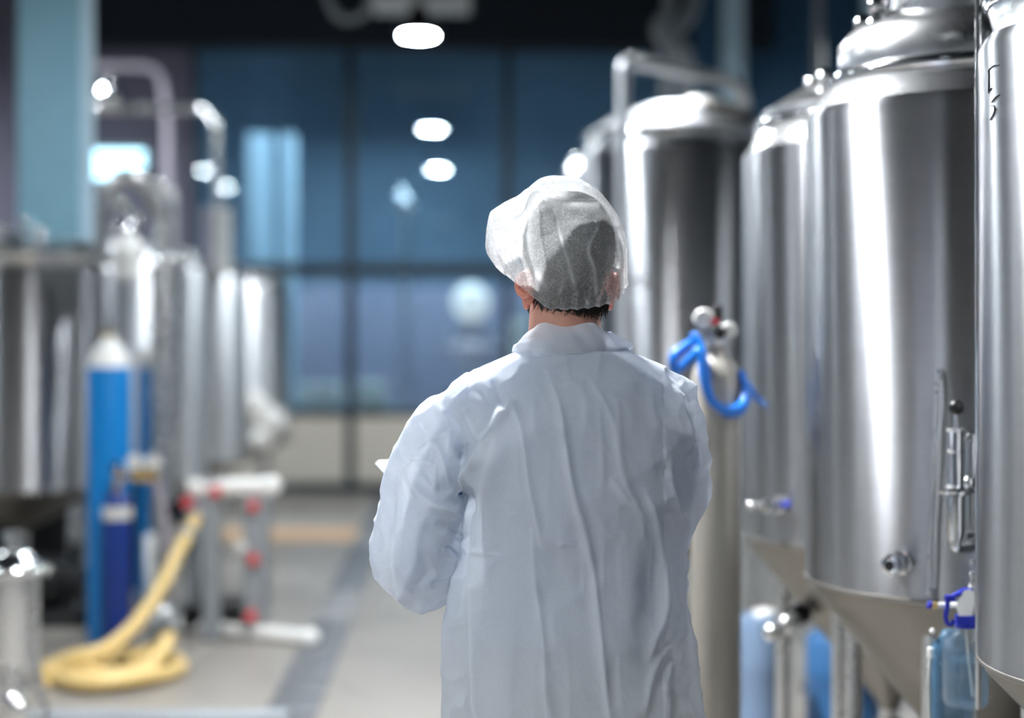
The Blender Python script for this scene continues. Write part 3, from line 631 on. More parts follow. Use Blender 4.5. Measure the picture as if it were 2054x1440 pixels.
obj('motor', MB().box(f_(432, 1225, .28), (.30, .28, .14), bev=.02), 'black', t); obj('pump_head', MB().cyl(f_(380, 1040, .3), f_(352, 1000, .3), .075), 'black', t)
obj('inlet', MB().cyl(f_(392, 1040, -.06), f_(408, 1010, .0), .028), 'satin', t)

# ------------------------------------------------------------------ cream hose coiled on the floor
hz = 7.36; cc = G(226, hz)
pts = []
for k in range(0, 66):
    a = -2.55 - k * 2 * math.pi / 20; lp = k / 20
    rr = .285 - .048 * lp + .018 * math.sin(3 * a)
    up = .036 + .008 * lp + (.11 * max(0, math.cos(a - .35)) ** 6 if 18 < k < 38 else 0) + .010 * math.sin(2.3 * a)
    pts.append(cc + Vector((rr * math.cos(a) * 1.06, rr * math.sin(a) * 1.25, up)))
tail = [P(112, 1348, 7.35), P(160, 1322, 7.22), P(215, 1300, 7.28), P(262, 1262, 7.45), P(300, 1215, 7.65), P(330, 1165, 7.85), P(352, 1118, 8.0), P(378, 1070, 8.15), P(392, 1040, 8.24)]
t = thing('hose', cc, 'cream coloured hose coiled on the floor, end running to the filter press', 'hose')
obj('coil', MB().tube(catmull(list(reversed(pts)) , 4), .035, 14), 'hose', t)
obj('tail', MB().tube(catmull([pts[0]] + tail, 6), .032, 14), 'hose', t)
obj('coupling', MB().cyl(P(205, 1352, 7.45), P(238, 1345, 7.4), .03).ring(P(222, 1349, 7.42), .034, .01, 20, 8, RT).cyl(P(270, 1345, 7.4), P(285, 1342, 7.4), .026), 'polish', t)
obj('hose_clip', MB().cyl(P(374, 1078, 8.13), P(380, 1064, 8.16), .036), 'satin', t)

# ------------------------------------------------------------------ filter vessel at the lower left, on a trolley base
kz = 6.2; q = G(24, kz); kb = lambda py: P(0, py, kz).z
t = thing('filter_vessel', q, 'polished filter vessel with domed lid at the lower left corner', 'vessel')
rv = .098
obj('body', MB().lathe([(.03, kb(1345)), (rv * .9, kb(1335)), (rv, kb(1320)), (rv, kb(1160)), (rv, kb(1150))], q, 44), 'satin', t, ang=55)
ld = obj('lid', MB().lathe([(rv + .022, kb(1150)), (rv + .026, kb(1142)), (rv + .022, kb(1134)), (rv * .92, kb(1126)), (rv * .7, kb(1110)), (rv * .35, kb(1101)), (.022, kb(1099)), (.022, kb(1082)), (.034, kb(1080)), (.034, kb(1066)), (.001, kb(1064))], q, 44), 'polish', t, ang=50)
for k in range(6):
    a = R_(-100 + k * 60); p = q + Vector((math.cos(a) * (rv + .028), math.sin(a) * (rv + .028), kb(1142))); obj('wing_nut', MB().ball(p, .017, 14).cyl(p - UP * .03, p, .008), 'polish', ld)
for k in range(3):
    a = R_(-30 + k * 120); p = q + Vector((math.cos(a) * (rv + .022), math.sin(a) * (rv + .022), 0)); e = q + Vector((math.cos(a) * (rv + .10), math.sin(a) * (rv + .10), .012))
    obj('leg', MB().tube(bend([p + UP * kb(1160), p + UP * kb(1335), e], .06), .012, 12), 'satin', t)
obj('bottom_valve', MB().cyl(q + UP * kb(1345), q + UP * kb(1400), .026).ball(q + UP * kb(1405), .045).tube([q + UP * kb(1405), q + UP * kb(1405) - FW * .12 + RT * .06], .022, 12).ball(q + UP * kb(1405) - FW * .12 + RT * .06, .034).tube([q + UP * kb(1370) - RT * .05, q + UP * kb(1370) + RT * .08], .018, 12), 'polish', t)
a, b = P(60, 1436, 6.45), P(578, 1436, 6.45); cb = (a + b) / 2
tag(obj('floor_rail', MB().box((cb.x, cb.y, .03), ((b - a).length, .09, .065), rz=-YAW, bev=.012), 'grey', base=(cb.x, cb.y, 0)), 'low blue grey rail lying on the floor along the bottom edge', 'rail')
# dark pump added to deepen the shade under the left tank
q = G(105, 8.75); t = thing('pump', q, 'dark floor pump added to deepen the shade under the left tank', 'pump')
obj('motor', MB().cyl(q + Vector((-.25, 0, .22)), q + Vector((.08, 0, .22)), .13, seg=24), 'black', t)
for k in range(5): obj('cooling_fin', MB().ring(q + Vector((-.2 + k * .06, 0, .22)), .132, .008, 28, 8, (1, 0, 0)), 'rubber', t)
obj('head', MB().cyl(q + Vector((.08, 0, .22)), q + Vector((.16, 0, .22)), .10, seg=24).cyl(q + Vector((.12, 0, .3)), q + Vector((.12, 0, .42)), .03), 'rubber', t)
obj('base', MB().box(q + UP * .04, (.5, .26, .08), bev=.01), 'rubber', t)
q = G(95, 9.86); tag(obj('splash_panel', MB().box(q + UP * .37, (1.3, .03, .74), bev=.01), 'rubber', base=q), 'black low panel standing behind the left tank legs', 'panel')  # black sheet darkens the space behind the legs in place of shade

# ------------------------------------------------------------------ things in the room behind the glass
def fbox(name, x0, x1, y0, y1, Z, m, label, cat, depth=.3, extra=None):
    a = P(x0, y1, Z); b = P(x1, y0, Z); t = thing(name, ((a.x + b.x) / 2, a.y, max(a.z, 0)), label, cat)
    cc_ = Vector(((a.x + b.x) / 2, a.y + depth / 2, (max(a.z, 0) + b.z) / 2))
    obj('body', MB().box(cc_, (abs(b.x - a.x), depth, b.z - max(a.z, 0)), bev=.02), m, t); return t, a, b
for x0, x1, m, lab in ((500, 546, 'paleblue', 'wide pale blue column for a reflected streak behind the left glass pane'), (566, 592, 'paleblue', 'slim pale blue column for a reflected streak behind the left glass pane')):
    a, b = P(x0, HOR, 19), P(x1, HOR, 19); tag(obj('streak_column', MB().box(((a.x + b.x) / 2, a.y, 1.86), (b.x - a.x, .25, 3.72), bev=.02), m, base=((a.x + b.x) / 2, a.y, 0)), lab, 'column')  # columns built in place of pale streaks mirrored in the glass
q = G(945, 18.2); t = thing('filling_machine', q, 'filling machine with a white globe brightened by added glow behind the glass', 'machine')
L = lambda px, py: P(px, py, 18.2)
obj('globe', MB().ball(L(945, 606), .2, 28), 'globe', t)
obj('column', MB().cyl(q, L(945, 640), .07), 'satin', t)
obj('cabinet', MB().box((q.x, q.y + .1, .45), (.6, .5, .9), bev=.03), 'grey', t)
obj('turntable', MB().lathe([(.32, 0), (.34, .03), (.34, .08), (.3, .12), (.001, .14)], Vector((q.x, q.y, L(0, 712).z)), 32), 'pink', t)
for px in (905, 925, 965, 985): obj('filling_head', MB().cyl(L(px, 705), L(px, 665), .035), 'satin', t)
for px, nm, lab in ((812, 'slim steel pipe stand behind the middle glass pane', 1), (1047, 'white canister behind the glass beside the worker\'s jaw', 2)):
    q = G(px, 18.5)
    if lab == 1:
        t = thing('pipe_stand', q, nm, 'pipe stand'); obj('post', MB().cyl(q, P(px, 400, 18.5), .03), 'satin', t); obj('head', MB().ball(P(px, 408, 18.5), .10), 'polish', t); obj('branch', MB().tube([P(px - 14, 380, 18.5), P(px + 12, 430, 18.5)], .05), 'polish', t)
    else:
        t = thing('canister', q, nm, 'canister'); obj('body', MB().cyl(q, P(px, 640, 18.5), .11), 'white', t); obj('lid', MB().cyl(P(px, 640, 18.5), P(px, 628, 18.5), .07), 'grey', t)
fbox('crate', 596, 684, 770, 812, 17.4, 'white', 'long pale crate on the far bench behind the left pane', 'crate')[0]
fbox('crate', 716, 772, 766, 815, 17.4, 'white', 'short white crate on the far bench behind the middle pane', 'crate')[0]
t, a, b = fbox('bench', 585, 800, 816, 840, 17.5, 'grey', 'grey bench carrying the crates behind the glass', 'bench', .6)
for x in (a.x + .05, b.x - .05):
    for dy in (.05, .55): obj('leg', MB().box((x, a.y + dy, a.z / 2), (.05, .05, a.z)), 'grey', t)
a, b = P(560, 800, 20.5), P(1090, 575, 20.5)
tag(obj('partition_screen', MB().box(((a.x + b.x) / 2, a.y, b.z / 2), (b.x - a.x, .08, b.z), bev=.01), 'farlow', base=((a.x + b.x) / 2, a.y, 0)), 'lilac grey low partition across the room behind the glass', 'partition')
# ------------------------------------------------------------------ the worker, seen from behind
PB = FW * 3.06 + RT * .1107
def lx(px): return (px - 1150) / 1111
def lz(py): return 1.5 + (HOR - py) / 1111
def W(p): return PB + RT * p[0] + FW * p[1] + UP * p[2]
def loft(mb, rings, seg=56, power=2.0):        # rings: (cx, yc, z, half width, half depth)
    b = len(mb.v)
    for cx, yc, z, hw, hd in rings:
        for i in range(seg):
            a = 2 * math.pi * i / seg; c_, s_ = math.cos(a), math.sin(a)
            mb.v.append(Vector((cx + hw * math.copysign(abs(c_) ** (2 / power), c_), yc + hd * math.copysign(abs(s_) ** (2 / power), s_), z)))
    for k in range(len(rings) - 1):
        for i in range(seg):
            j = (i + 1) % seg; mb.f.append([b + k * seg + i, b + k * seg + j, b + (k + 1) * seg + j, b + (k + 1) * seg + i])
    mb.f.append([b + i for i in range(seg)][::-1]); mb.f.append([b + (len(rings) - 1) * seg + i for i in range(seg)])
def limb(mb, pts, rad, n=6, seg=20):
    p = catmull(pts, n); r = list(np.interp(np.linspace(0, len(pts) - 1, len(p)), range(len(rad)), rad))
    mb.tube(p, r, seg); mb.ell(p[0], (r[0],) * 3, seg=16, n=10); mb.ell(p[-1], (r[-1],) * 3, seg=16, n=10)
def remesh(mb, voxel, smooth=4):
    me = bpy.data.meshes.new('tmp'); me.from_pydata([tuple(v) for v in mb.v], [], mb.f); me.update()
    o = bpy.data.objects.new('tmp', me); COL.objects.link(o)
    md = o.modifiers.new('r', 'REMESH'); md.mode = 'VOXEL'; md.voxel_size = voxel
    dg = bpy.context.evaluated_depsgraph_get(); dg.update(); m2 = bpy.data.meshes.new_from_object(o.evaluated_get(dg))
    bpy.data.objects.remove(o); bpy.data.meshes.remove(me)
    n = len(m2.vertices); co = np.empty(n * 3); m2.vertices.foreach_get('co', co); co = co.reshape(-1, 3)
    ed = np.empty(len(m2.edges) * 2, int); m2.edges.foreach_get('vertices', ed); ed = ed.reshape(-1, 2)
    deg = np.bincount(ed.ravel(), minlength=n).astype(float); deg[deg == 0] = 1
    def lap(c):
        s = np.zeros_like(c)
        for k in range(c.shape[1]): s[:, k] = np.bincount(ed[:, 0], c[ed[:, 1], k], n) + np.bincount(ed[:, 1], c[ed[:, 0], k], n)
        return s / deg[:, None]
    for _ in range(smooth): co = co * .5 + lap(co) * .5
    m2.vertices.foreach_set('co', co.ravel()); m2.update()
    return m2, co, lap
def normals(me):
    n = np.empty(len(me.vertices) * 3); me.vertices.foreach_get('normal', n); return n.reshape(-1, 3)
def setco(me, co): me.vertices.foreach_set('co', np.ascontiguousarray(co).ravel()); me.update()
def hash3(i, j, k, s):
    h = (i * 374761393 + j * 668265263 + k * 2147483647 + s * 144665) & 0xffffffff
    h = ((h ^ (h >> 13)) * 1274126177) & 0xffffffff; return ((h ^ (h >> 16)) & 0xffff) / 32767.5 - 1
def vnoise(p, s=0):
    i = np.floor(p).astype(np.int64); f = p - i; f = f * f * f * (f * (f * 6 - 15) + 10); out = 0
    for a in (0, 1):
        for b in (0, 1):
            for c in (0, 1):
                w = (f[:, 0] if a else 1 - f[:, 0]) * (f[:, 1] if b else 1 - f[:, 1]) * (f[:, 2] if c else 1 - f[:, 2])
                out = out + w * hash3(i[:, 0] + a, i[:, 1] + b, i[:, 2] + c, s)
    return out
def creased(p, s=0):                            # sharp folds like crumpled paper
    return 1 - 2 * np.abs(vnoise(p, s))
def polydist(x, y, pts):
    d = np.full(len(x), 1e9); tt = np.zeros(len(x)); L = 0; seg = [(Vector(a), Vector(b)) for a, b in zip(pts, pts[1:])]; tot = sum((b - a).length for a, b in seg)
    for a, b in seg:
        e = b - a; k = np.clip(((x - a.x) * e.x + (y - a.y) * e.y) / e.length_squared, 0, 1)
        dd = np.hypot(x - a.x - k * e.x, y - a.y - k * e.y); m = dd < d; d[m] = dd[m]; tt[m] = (L + k[m] * e.length) / tot; L += e.length
    return d, tt
def link(name, me, m, parent=None, rootloc=None, ang=None):
    co = np.empty(len(me.vertices) * 3); me.vertices.foreach_get('co', co); co = co.reshape(-1, 3)
    Mx = np.array([list(RT), list(FW), list(UP)]); w = co @ Mx + np.array(PB)[None]
    w[:, 2] = co[:, 2]; setco(me, w - np.array(PB)[None]); me.shade_smooth()
    if ang: me.set_sharp_from_angle(angle=R_(ang))
    me.materials.clear(); me.materials.append(M[m]); o = bpy.data.objects.new(name, me); COL.objects.link(o)
    if parent is not None: o.parent = parent
    else: o.location = PB
    return o
def mbmesh(mb):
    me = bpy.data.meshes.new('m'); me.from_pydata([tuple(v) for v in mb.v], [], mb.f); me.update(); return me

HY = R_(24)                                     # head turned a little to the worker's left
hc = Vector((lx(1141), .015, lz(512)))
hrot = Matrix.Rotation(HY, 3, 'Z')
def hd(x, y, z): return hc + hrot @ Vector((x, y, z))
# joints (x right, y away from the camera, z up)
SHL, SHR = (lx(950), .0, lz(835)), (lx(1325), .0, lz(835))
ELL, ELR = (lx(838), .05, lz(1150)), (lx(1358), .10, lz(1000))
WRL, WRR = (-.262, .265, 1.115), (.055, .30, 1.215)
def body_prims(mb, g=0.0, arms=True, legs=True, torso=True):
    if torso:
        loft(mb, [(-.005, .01, .84, .165 + g, .10 + g), (-.005, .01, .93, .172 + g, .112 + g), (0, 0, 1.05, .158 + g, .108 + g), (0, -.005, 1.2, .165 + g, .115 + g),
                  (0, 0, 1.32, .178 + g, .115 + g), (0, .0, 1.40, .170 + g, .10 + g), (-.005, .0, 1.445, .11 + g, .08 + g), (-.01, .0, 1.47, .065 + g, .065 + g)])
    if arms:
        limb(mb, [SHL, (lx(885), .01, lz(985)), ELL], [.050 + g, .052 + g, .043 + g]); limb(mb, [ELL, (-.28, .16, 1.08), WRL], [.044 + g, .042 + g, .028 + g])
        limb(mb, [SHR, (lx(1348), .04, lz(915)), ELR], [.050 + g, .052 + g, .043 + g]); limb(mb, [ELR, (.14, .21, 1.205), WRR], [.044 + g, .042 + g, .028 + g])
    if legs:
        for s in (-1, 1):
            limb(mb, [(-.005 + s * .09, .01, .88), (-.005 + s * .10, .02, .50), (-.005 + s * .105, 0, .10)], [.088 + g, .062 + g, .040 + g])
def hand(mb, wr, fwd, up, side, curl, thumb):   # palm + five fingers; side = towards the thumb
    fwd, up, side = [Vector(v).normalized() for v in (fwd, up, side)]; wr = Vector(wr)
    rot = Matrix((side, fwd, up)).transposed()
    mb.ell(wr + fwd * .05, (.040, .052, .016), rot, 20, 12); mb.ell(wr + fwd * .035 + side * .022 - up * .004, (.018, .034, .017), rot, 14, 10)
    for k, (off, L) in enumerate(((.029, .072), (.010, .080), (-.010, .075), (-.029, .060))):
        b = wr + fwd * .085 + side * off; pts = [b - fwd * .02, b]; ang = 0; d = fwd
        for j, f in enumerate((.45, .32, .23)):
            ang += curl * (.6, 1.0, .8)[j]; d = fwd * math.cos(ang) - up * math.sin(ang); pts.append(pts[-1] + d * L * f)
        mb.tube(catmull(pts, 3), [.0095, .0095, .009, .0085, .007], 10); mb.ell(pts[-1], (.0072,) * 3, seg=10, n=8)
    b = wr + fwd * .028 + side * .035; pts = [b - side * .02, b, b + side * .012 + fwd * .025 + up * thumb * .4, b + fwd * .048 + up * thumb]
    mb.tube(catmull(pts, 3), [.013, .0115, .010, .008], 10); mb.ell(pts[-1], (.008,) * 3, seg=10, n=8)
mb = MB(); body_prims(mb)
limb(mb, [(lx(1138), .0, 1.43), (lx(1133), .005, lz(655)), (lx(1138), .02, lz(580))], [.072, .066, .064])
mb.ell(hc, (.077, .096, .106), hrot, 32, 20)
mb.ell(hd(0, .040, -.070), (.056, .058, .052), hrot, 24, 14); mb.ell(hd(0, .07, -.095), (.030, .030, .024), hrot)
mb.ell(hd(0, .062, .0), (.062, .042, .07), hrot); mb.ell(hd(0, .112, -.020), (.013, .018, .020), hrot); mb.ell(hd(0, .103, .005), (.009, .012, .028), hrot)
mb.ell(hd(0, .098, -.055), (.022, .010, .005), hrot); mb.ell(hd(0, .096, -.066), (.020, .010, .006), hrot)
for s in (-1, 1): mb.ell(hd(s * .030, .088, .028), (.024, .012, .007), hrot)
BU = Vector((.32, -.92, -.21)).normalized(); BV = Vector((.94, .33, .0)).normalized(); BN = BV.cross(BU).normalized()
if BN.z < 0: BN = -BN
BC = Vector((-.395, .46, 1.228))
hand(mb, WRL, (-.05, .9, .22), (0, -.22, 1), (1, 0, 0), .25, .022)
hand(mb, WRR, (-.80, .55, -.10), (0, 0, 1), (-.55, -.8, 0), .75, -.004)
for s in (-1, 1): mb.ell((-.005 + s * .105, .06, .045), (.042, .12, .04))
me, co, lap = remesh(mb, .0055, 3)
person = link('person', me, 'skin')
tag(person, 'worker seen from behind in white disposable coat and hair cap, holding a writing pad', 'person')
# ears, eyes, hair, beard
for s in (-1, 1):
    ear = MB().ell(hd(s * .084, -.006, -.058), (.009, .019, .033), hrot @ Matrix.Rotation(R_(s * -22), 3, 'Z')); ear.ring(hd(s * .091, -.010, -.054), .020, .0055, 20, 8, hrot @ Vector((1, -.35 * s, 0)))
    ear.ell(hd(s * .084, .000, -.087), (.006, .010, .012), hrot); link('ear', mbmesh(ear), 'ear', person)
    link('eye', mbmesh(MB().ell(hd(s * .030, .086, .008), (.012, .012, .012))), 'white', person)
hm = MB(); b0 = len(hm.v); NS, NT = 64, 40    # scalp shell, down to the nape
for k in range(NT + 1):
    for i in range(NS):
        a = 2 * math.pi * i / NS; back = .5 + .5 * math.cos(a + 1.95)     # 1 at the back of the head, 0 at the brow
        low = -.30 + back ** 1.5 * 1.12 if back > .45 else -.02 - .0 * back  # how far below the middle it reaches
        lat = -low * 1.05 + (math.pi / 2 + low * 1.05) * k / NT
        jag = .010 * math.sin(a * 23) * max(0, 1 - k / 4)
        r = 1.03 + .03 * max(0, math.sin(lat)) + .12 * max(0, math.sin(2 * lat)) * back + .006 * math.sin(a * 31 + k); nar = 1; cl = math.cos(lat) if lat > 0 else (max(math.cos(lat), .74) if lat < -.74 else math.cos(lat)) * (1 - .05 * min(1, max(0, -lat - .25) * 3))
        hm.v.append(hd(.077 * r * cl * math.cos(a) * nar, .096 * r * cl * math.sin(a), .106 * r * math.sin(lat) - jag - (.034 * back ** 2 if lat < 0 else 0) * min(1, -lat * 2)) + Vector((-.018, .000, 0)) * max(0, min(1, -lat / .7)))
for k in range(NT):
    for i in range(NS):
        j = (i + 1) % NS; hm.f.append([b0 + k * NS + i, b0 + k * NS + j, b0 + (k + 1) * NS + j, b0 + (k + 1) * NS + i])
rnd = random.Random(3)
nh = MB()
for k in range(560):                            # short hair at the nape and behind the ear
    a = rnd.uniform(-math.pi * .98, -math.pi * .02); px = .074 * math.cos(a); yb = .085 * math.sin(a)
    z0 = -.086 - .016 * rnd.random() + .03 * (1 - abs(math.sin(a))); p = hd(px * .90, yb * .80, z0)
    L = rnd.uniform(.008, .026) * (1.25 if rnd.random() < .15 else 1); side = rnd.uniform(-1.3, .9)
    d = hrot @ Vector((side * .5 - .1 * px / .07, .30, -1)); out_ = hrot @ Vector((px, yb, 0)).normalized()
    nh.tube([p + out_ * .001, p + out_ * .006 + d * L * .5, p + out_ * .004 + d * L], [.0007, .0006, .0002], 4, caps=False)
hair = link('hair', mbmesh(hm), 'hair', person)
link('nape_hair', mbmesh(nh), 'hair', hair)['kind'] = 'stuff'
bd = MB(); bd.ell(hd(0, .050, -.090), (.0570, .052, .036), hrot, 28, 16)
link('beard', mbmesh(bd), 'hair', person)
# shirt, trousers, shoes under the coat
mb = MB(); body_prims(mb, .003, legs=False); limb(mb, [(lx(1138), .0, 1.43), (lx(1137), .002, 1.475)], [.078, .072])
me, co, lap = remesh(mb, .010, 4); link('shirt', me, 'shirt', person)
mb = MB(); loft(mb, [(-.005, .01, .80, .178, .115), (-.005, .01, .95, .182, .122)])
for s in (-1, 1): limb(mb, [(-.005 + s * .09, .01, .88), (-.005 + s * .10, .02, .50), (-.005 + s * .108, 0, .08)], [.105, .085, .075])
me, co, lap = remesh(mb, .012, 4); link('trousers', me, 'trousers', person)
mb = MB()
for s in (-1, 1): mb.ell((-.005 + s * .108, .055, .047), (.050, .135, .047)); mb.ell((-.005 + s * .108, -.02, .07), (.046, .06, .05))
me, co, lap = remesh(mb, .010, 3); link('shoes', me, 'shoe', person)

# ---- the coat
mb = MB()
def RG(pyv, x0, x1, hdp, yc=0): return ((lx(x0) + lx(x1)) / 2, yc, lz(pyv), (lx(x1) - lx(x0)) / 2, hdp)
loft(mb, [RG(1750, 872, 1440, .23, .03), RG(1600, 878, 1432, .215, .03), RG(1440, 887, 1416, .200, .025), RG(1300, 892, 1397, .185, .02), RG(1200, 905, 1380, .175, .015), RG(1100, 922, 1382, .165, .01),
          RG(1000, 930, 1390, .158, 0), RG(900, 915, 1392, .148, -.005), RG(840, 892, 1392, .138, -.005), RG(800, 885, 1388, .125, 0), RG(770, 908, 1374, .112, 0), RG(745, 948, 1345, .100, 0),
          RG(722, 995, 1300, .090, 0), RG(705, 1040, 1262, .083, 0), RG(690, 1046, 1252, .080, 0)], power=2.25)
rr = lambda *v: [x / 1111 for x in v]
limb(mb, [(lx(962), 0, lz(838)), (lx(905), 0, lz(868)), (lx(868), .0, lz(940)), (lx(851), .005, lz(1020)), (lx(836), .02, lz(1095)), (lx(838), .045, lz(1140))], rr(70, 80, 84, 86, 94, 90), 6, 32)
limb(mb, [(lx(838), .045, lz(1140)), (-.283, .14, 1.075), (-.265, .235, 1.11)], rr(88, 72, 46), 6, 28)
mb.ell((lx(772), .03, lz(1092)), rr(30, 50, 22), None, 16, 10)
mb.ell((lx(1318), .0, lz(752)), rr(50, 60, 20), Matrix.Rotation(R_(28), 3, 'Y'), 20, 12)
limb(mb, [(lx(1335), 0, lz(806)), (lx(1350), .01, lz(860)), (lx(1358), .03, lz(925)), (lx(1362), .07, lz(985)), (lx(1345), .09, lz(1060)), (lx(1330), .08, lz(1110))], rr(66, 70, 67, 68, 60, 48), 6, 32)
limb(mb, [(lx(1362), .07, lz(985)), (.15, .2, 1.2), (.075, .275, 1.21)], rr(72, 64, 46), 6, 28)
mb.ell((lx(1408), .05, lz(942)), rr(26, 40, 18), Matrix.Rotation(R_(-20), 3, 'Y'), 16, 10)
me, co, lap = remesh(mb, .0034, 6)
for it in range(1):
    n = normals(me); f = 1 / (1 + co[:, 1] / 3.06)
    x = 1150 + (co[:, 0] * 1111) * f + 123 * (f - 1); y = HOR - (co[:, 2] - 1.5) * 1111 * f; face = np.clip(-n[:, 1] * 1.4, 0, 1)
    q = co.copy(); disp = np.zeros(len(co)); fold = np.zeros(len(co))
    arm = ((x < 935) | (x > 1395)).astype(float); arm = (arm[:, None]); arm = arm[:, 0]
    st = np.stack([q[:, 0] * 15, q[:, 1] * 15, q[:, 2] * 4.0], 1)
    low = np.clip((y - 820) / 350, 0, 1)
    disp += .0060 * vnoise(st, 3) * low + .0030 * vnoise(st * 2.1, 5) * low
    w = np.stack([q[:, 0] * 13 + q[:, 2] * 6, q[:, 1] * 10, q[:, 2] * 13 - q[:, 0] * 8], 1)
    disp += (.0048 * creased(w, 8) + .0026 * creased(w * 2.3, 9)) * np.where((x < 940) | (x > 1330), 1.0, .38)
    disp += 0.0016 * creased(np.stack([q[:, 0] * 34, q[:, 1] * 30, q[:, 2] * 11], 1), 11)
    folds = [  # (pixel path on the back, height in m, half width in px)
        ([(1095, 745), (1120, 810), (1135, 900), (1150, 985), (1172, 1060), (1190, 1150), (1200, 1240), (1210, 1340), (1222, 1440), (1230, 1500)], .0062, 8),
        ([(1020, 800), (1045, 860), (1060, 960), (1075, 1040), (1085, 1100)], .0042, 8),
        ([(1065, 1060), (1075, 1180), (1090, 1300), (1095, 1440)], .0040, 8), ([(945, 1180), (950, 1300), (955, 1440)], .0048, 9),
        ([(1030, 800), (985, 868), (955, 925), (915, 988)], .011, 14), ([(1000, 850), (985, 930), (965, 1010), (950, 1100), (925, 1230)], .006, 16),
        ([(915, 990), (935, 1000), (945, 1030)], -.010, 8), ([(950, 975), (938, 1040), (932, 1110), (922, 1180)], -.010, 9),
        ([(1345, 770), (1370, 830), (1392, 905)], .0055, 9), ([(1290, 980), (1318, 1060), (1330, 1180), (1325, 1300)], .0050, 9), ([(1300, 1330), (1330, 1230), (1345, 1140)], .0045, 9),
        ([(1290, 1440), (1310, 1350), (1345, 1290)], .0040, 9), ([(1360, 930), (1362, 1000), (1392, 1060), (1385, 1130)], -.008, 10), ([(1340, 900), (1345, 980), (1370, 1050)], .007, 10),
        ([(812, 935), (830, 975), (860, 1005), (900, 1025), (940, 1040)], .0085, 9), ([(822, 925), (845, 925), (872, 930)], .0045, 6), ([(872, 925), (868, 975), (838, 945)], .0045, 6),
        ([(806, 940), (800, 1000), (793, 1095), (790, 1180)], .0045, 7), ([(898, 1090), (930, 1120)], -.007, 8), ([(862, 1172), (885, 1164), (908, 1152)], -.006, 5), ([(895, 1060), (925, 1078), (940, 1070)], -.006, 6),
        ([(885, 1100), (915, 1125)], .005, 5), ([(880, 815), (900, 860), (895, 905)], .005, 8), ([(905, 835), (925, 880), (928, 935)], -.0065, 12), ([(935, 820), (960, 870), (985, 880)], .0045, 9),
        ([(955, 770), (985, 815)], -.004, 8), ([(985, 760), (1003, 805), (1020, 830)], -.004, 8), ([(845, 850), (880, 905), (900, 980)], .004, 7), ([(835, 905), (905, 860)], .004, 6),
        ([(830, 1215), (870, 1205), (905, 1175)], .006, 9), ([(1040, 716), (1090, 709), (1150, 704), (1215, 702), (1265, 714)], -.0045, 5), ([(1225, 960), (1260, 1010)], .003, 8),
        ([(1180, 760), (1230, 850), (1250, 960), (1300, 1060)], .0030, 10), ([(1120, 1090), (1160, 1092)], .002, 5), ([(940, 1108), (1000, 1112)], .0025, 5), ([(1400, 880), (1388, 930), (1400, 980)], -.005, 9)]
    for pts, h_, wd in folds:
        p2 = [tuple(v.xy) for v in catmull([(a, b, 0) for a, b in pts], 5)]
        d, tt = polydist(x, y, p2); disp += h_ * 1.5 * np.exp(-(d / wd) ** 1.5) * np.clip(np.minimum(tt, 1 - tt) * 6, .0, 1) * face
        if h_ > 0: fold = np.maximum(fold, .8 * np.exp(-(d / (wd * .45)) ** 2) * face)
    co = co + n * disp[:, None]; setco(me, co)
at_ = me.attributes.new('fold', 'FLOAT', 'POINT'); at_.data.foreach_set('value', fold)
bm = bmesh.new(); bm.from_mesh(me)
def cut(bm, p, nrm): bmesh.ops.bisect_plane(bm, geom=bm.verts[:] + bm.edges[:] + bm.faces[:], plane_co=p, plane_no=nrm, clear_outer=True)
cut(bm, (0, 0, lz(1720)), (0, 0, -1)); cut(bm, (0, 0, lz(697)), (0, .0, 1))
bm.to_mesh(me); bm.free(); link('coat', me, 'coat', person)
# stand collar, open at the top, with a folded upper edge
cm = MB(); NA, NK = 160, 14
for k in range(NK + 1):
    t_ = k / NK
    for i in range(NA):
        a = 2 * math.pi * i / NA; bk = .5 - .5 * math.sin(a)
        roll = .010 * math.sin(min(1, t_) * math.pi) + (.006 if .1 < t_ < .5 else 0) * (.5 + .5 * math.sin(a * 2 + 1))
        hw_ = (.103 * (1 - t_) + .074 * t_) + roll; hd_ = (.083 * (1 - t_) + .072 * t_) + roll
        wob = .0022 * math.sin(a * 7 + 3 * t_) + .0014 * math.sin(a * 17 + 5 * t_ + 1)
        z = lz(708) + (.044 - .012 * (1 - bk) + .005 * math.sin(a * 5 + .6) + .010 * math.cos(a + 2.2)) * t_ + .004 * math.cos(a)
        cm.v.append(Vector((lx(1149) - .006 * t_ + (hw_ + wob) * math.cos(a), .002 + (hd_ + wob) * math.sin(a), z)))
for k in range(NK):
    for i in range(NA):
        j = (i + 1) % NA; cm.f.append([k * NA + i, k * NA + j, (k + 1) * NA + j, (k + 1) * NA + i])
link('collar', mbmesh(cm), 'coat', person)
# ---- hair cap
outline = [(975, 492), (977, 455), (987, 425), (1005, 410), (1035, 394), (1062, 377), (1085, 361), (1110, 355), (1150, 360), (1185, 374), (1212, 395), (1235, 425), (1248, 455), (1258, 490), (1257, 520), (1250, 550), (1241, 575), (1225, 592), (1200, 604),
           (1170, 612), (1140, 614), (1110, 607), (1085, 598), (1065, 583), (1045, 567), (1030, 557), (1010, 545), (992, 526), (979, 507)]
outline = [(x, y + max(0, y - 545) * .85) for x, y in outline]
ccx, ccy = 1124, 488
an = np.array([math.atan2(-(y - ccy), x - ccx) for x, y in outline]); rd = np.array([math.hypot(x - ccx, y - ccy) for x, y in outline]) / 1111; od = np.argsort(an); an = an[od]; rd = rd[od]
NA, NB = 360, 220
TH, PH = np.meshgrid(np.linspace(-math.pi, math.pi, NA, endpoint=False), np.linspace(.004, math.pi - .004, NB))
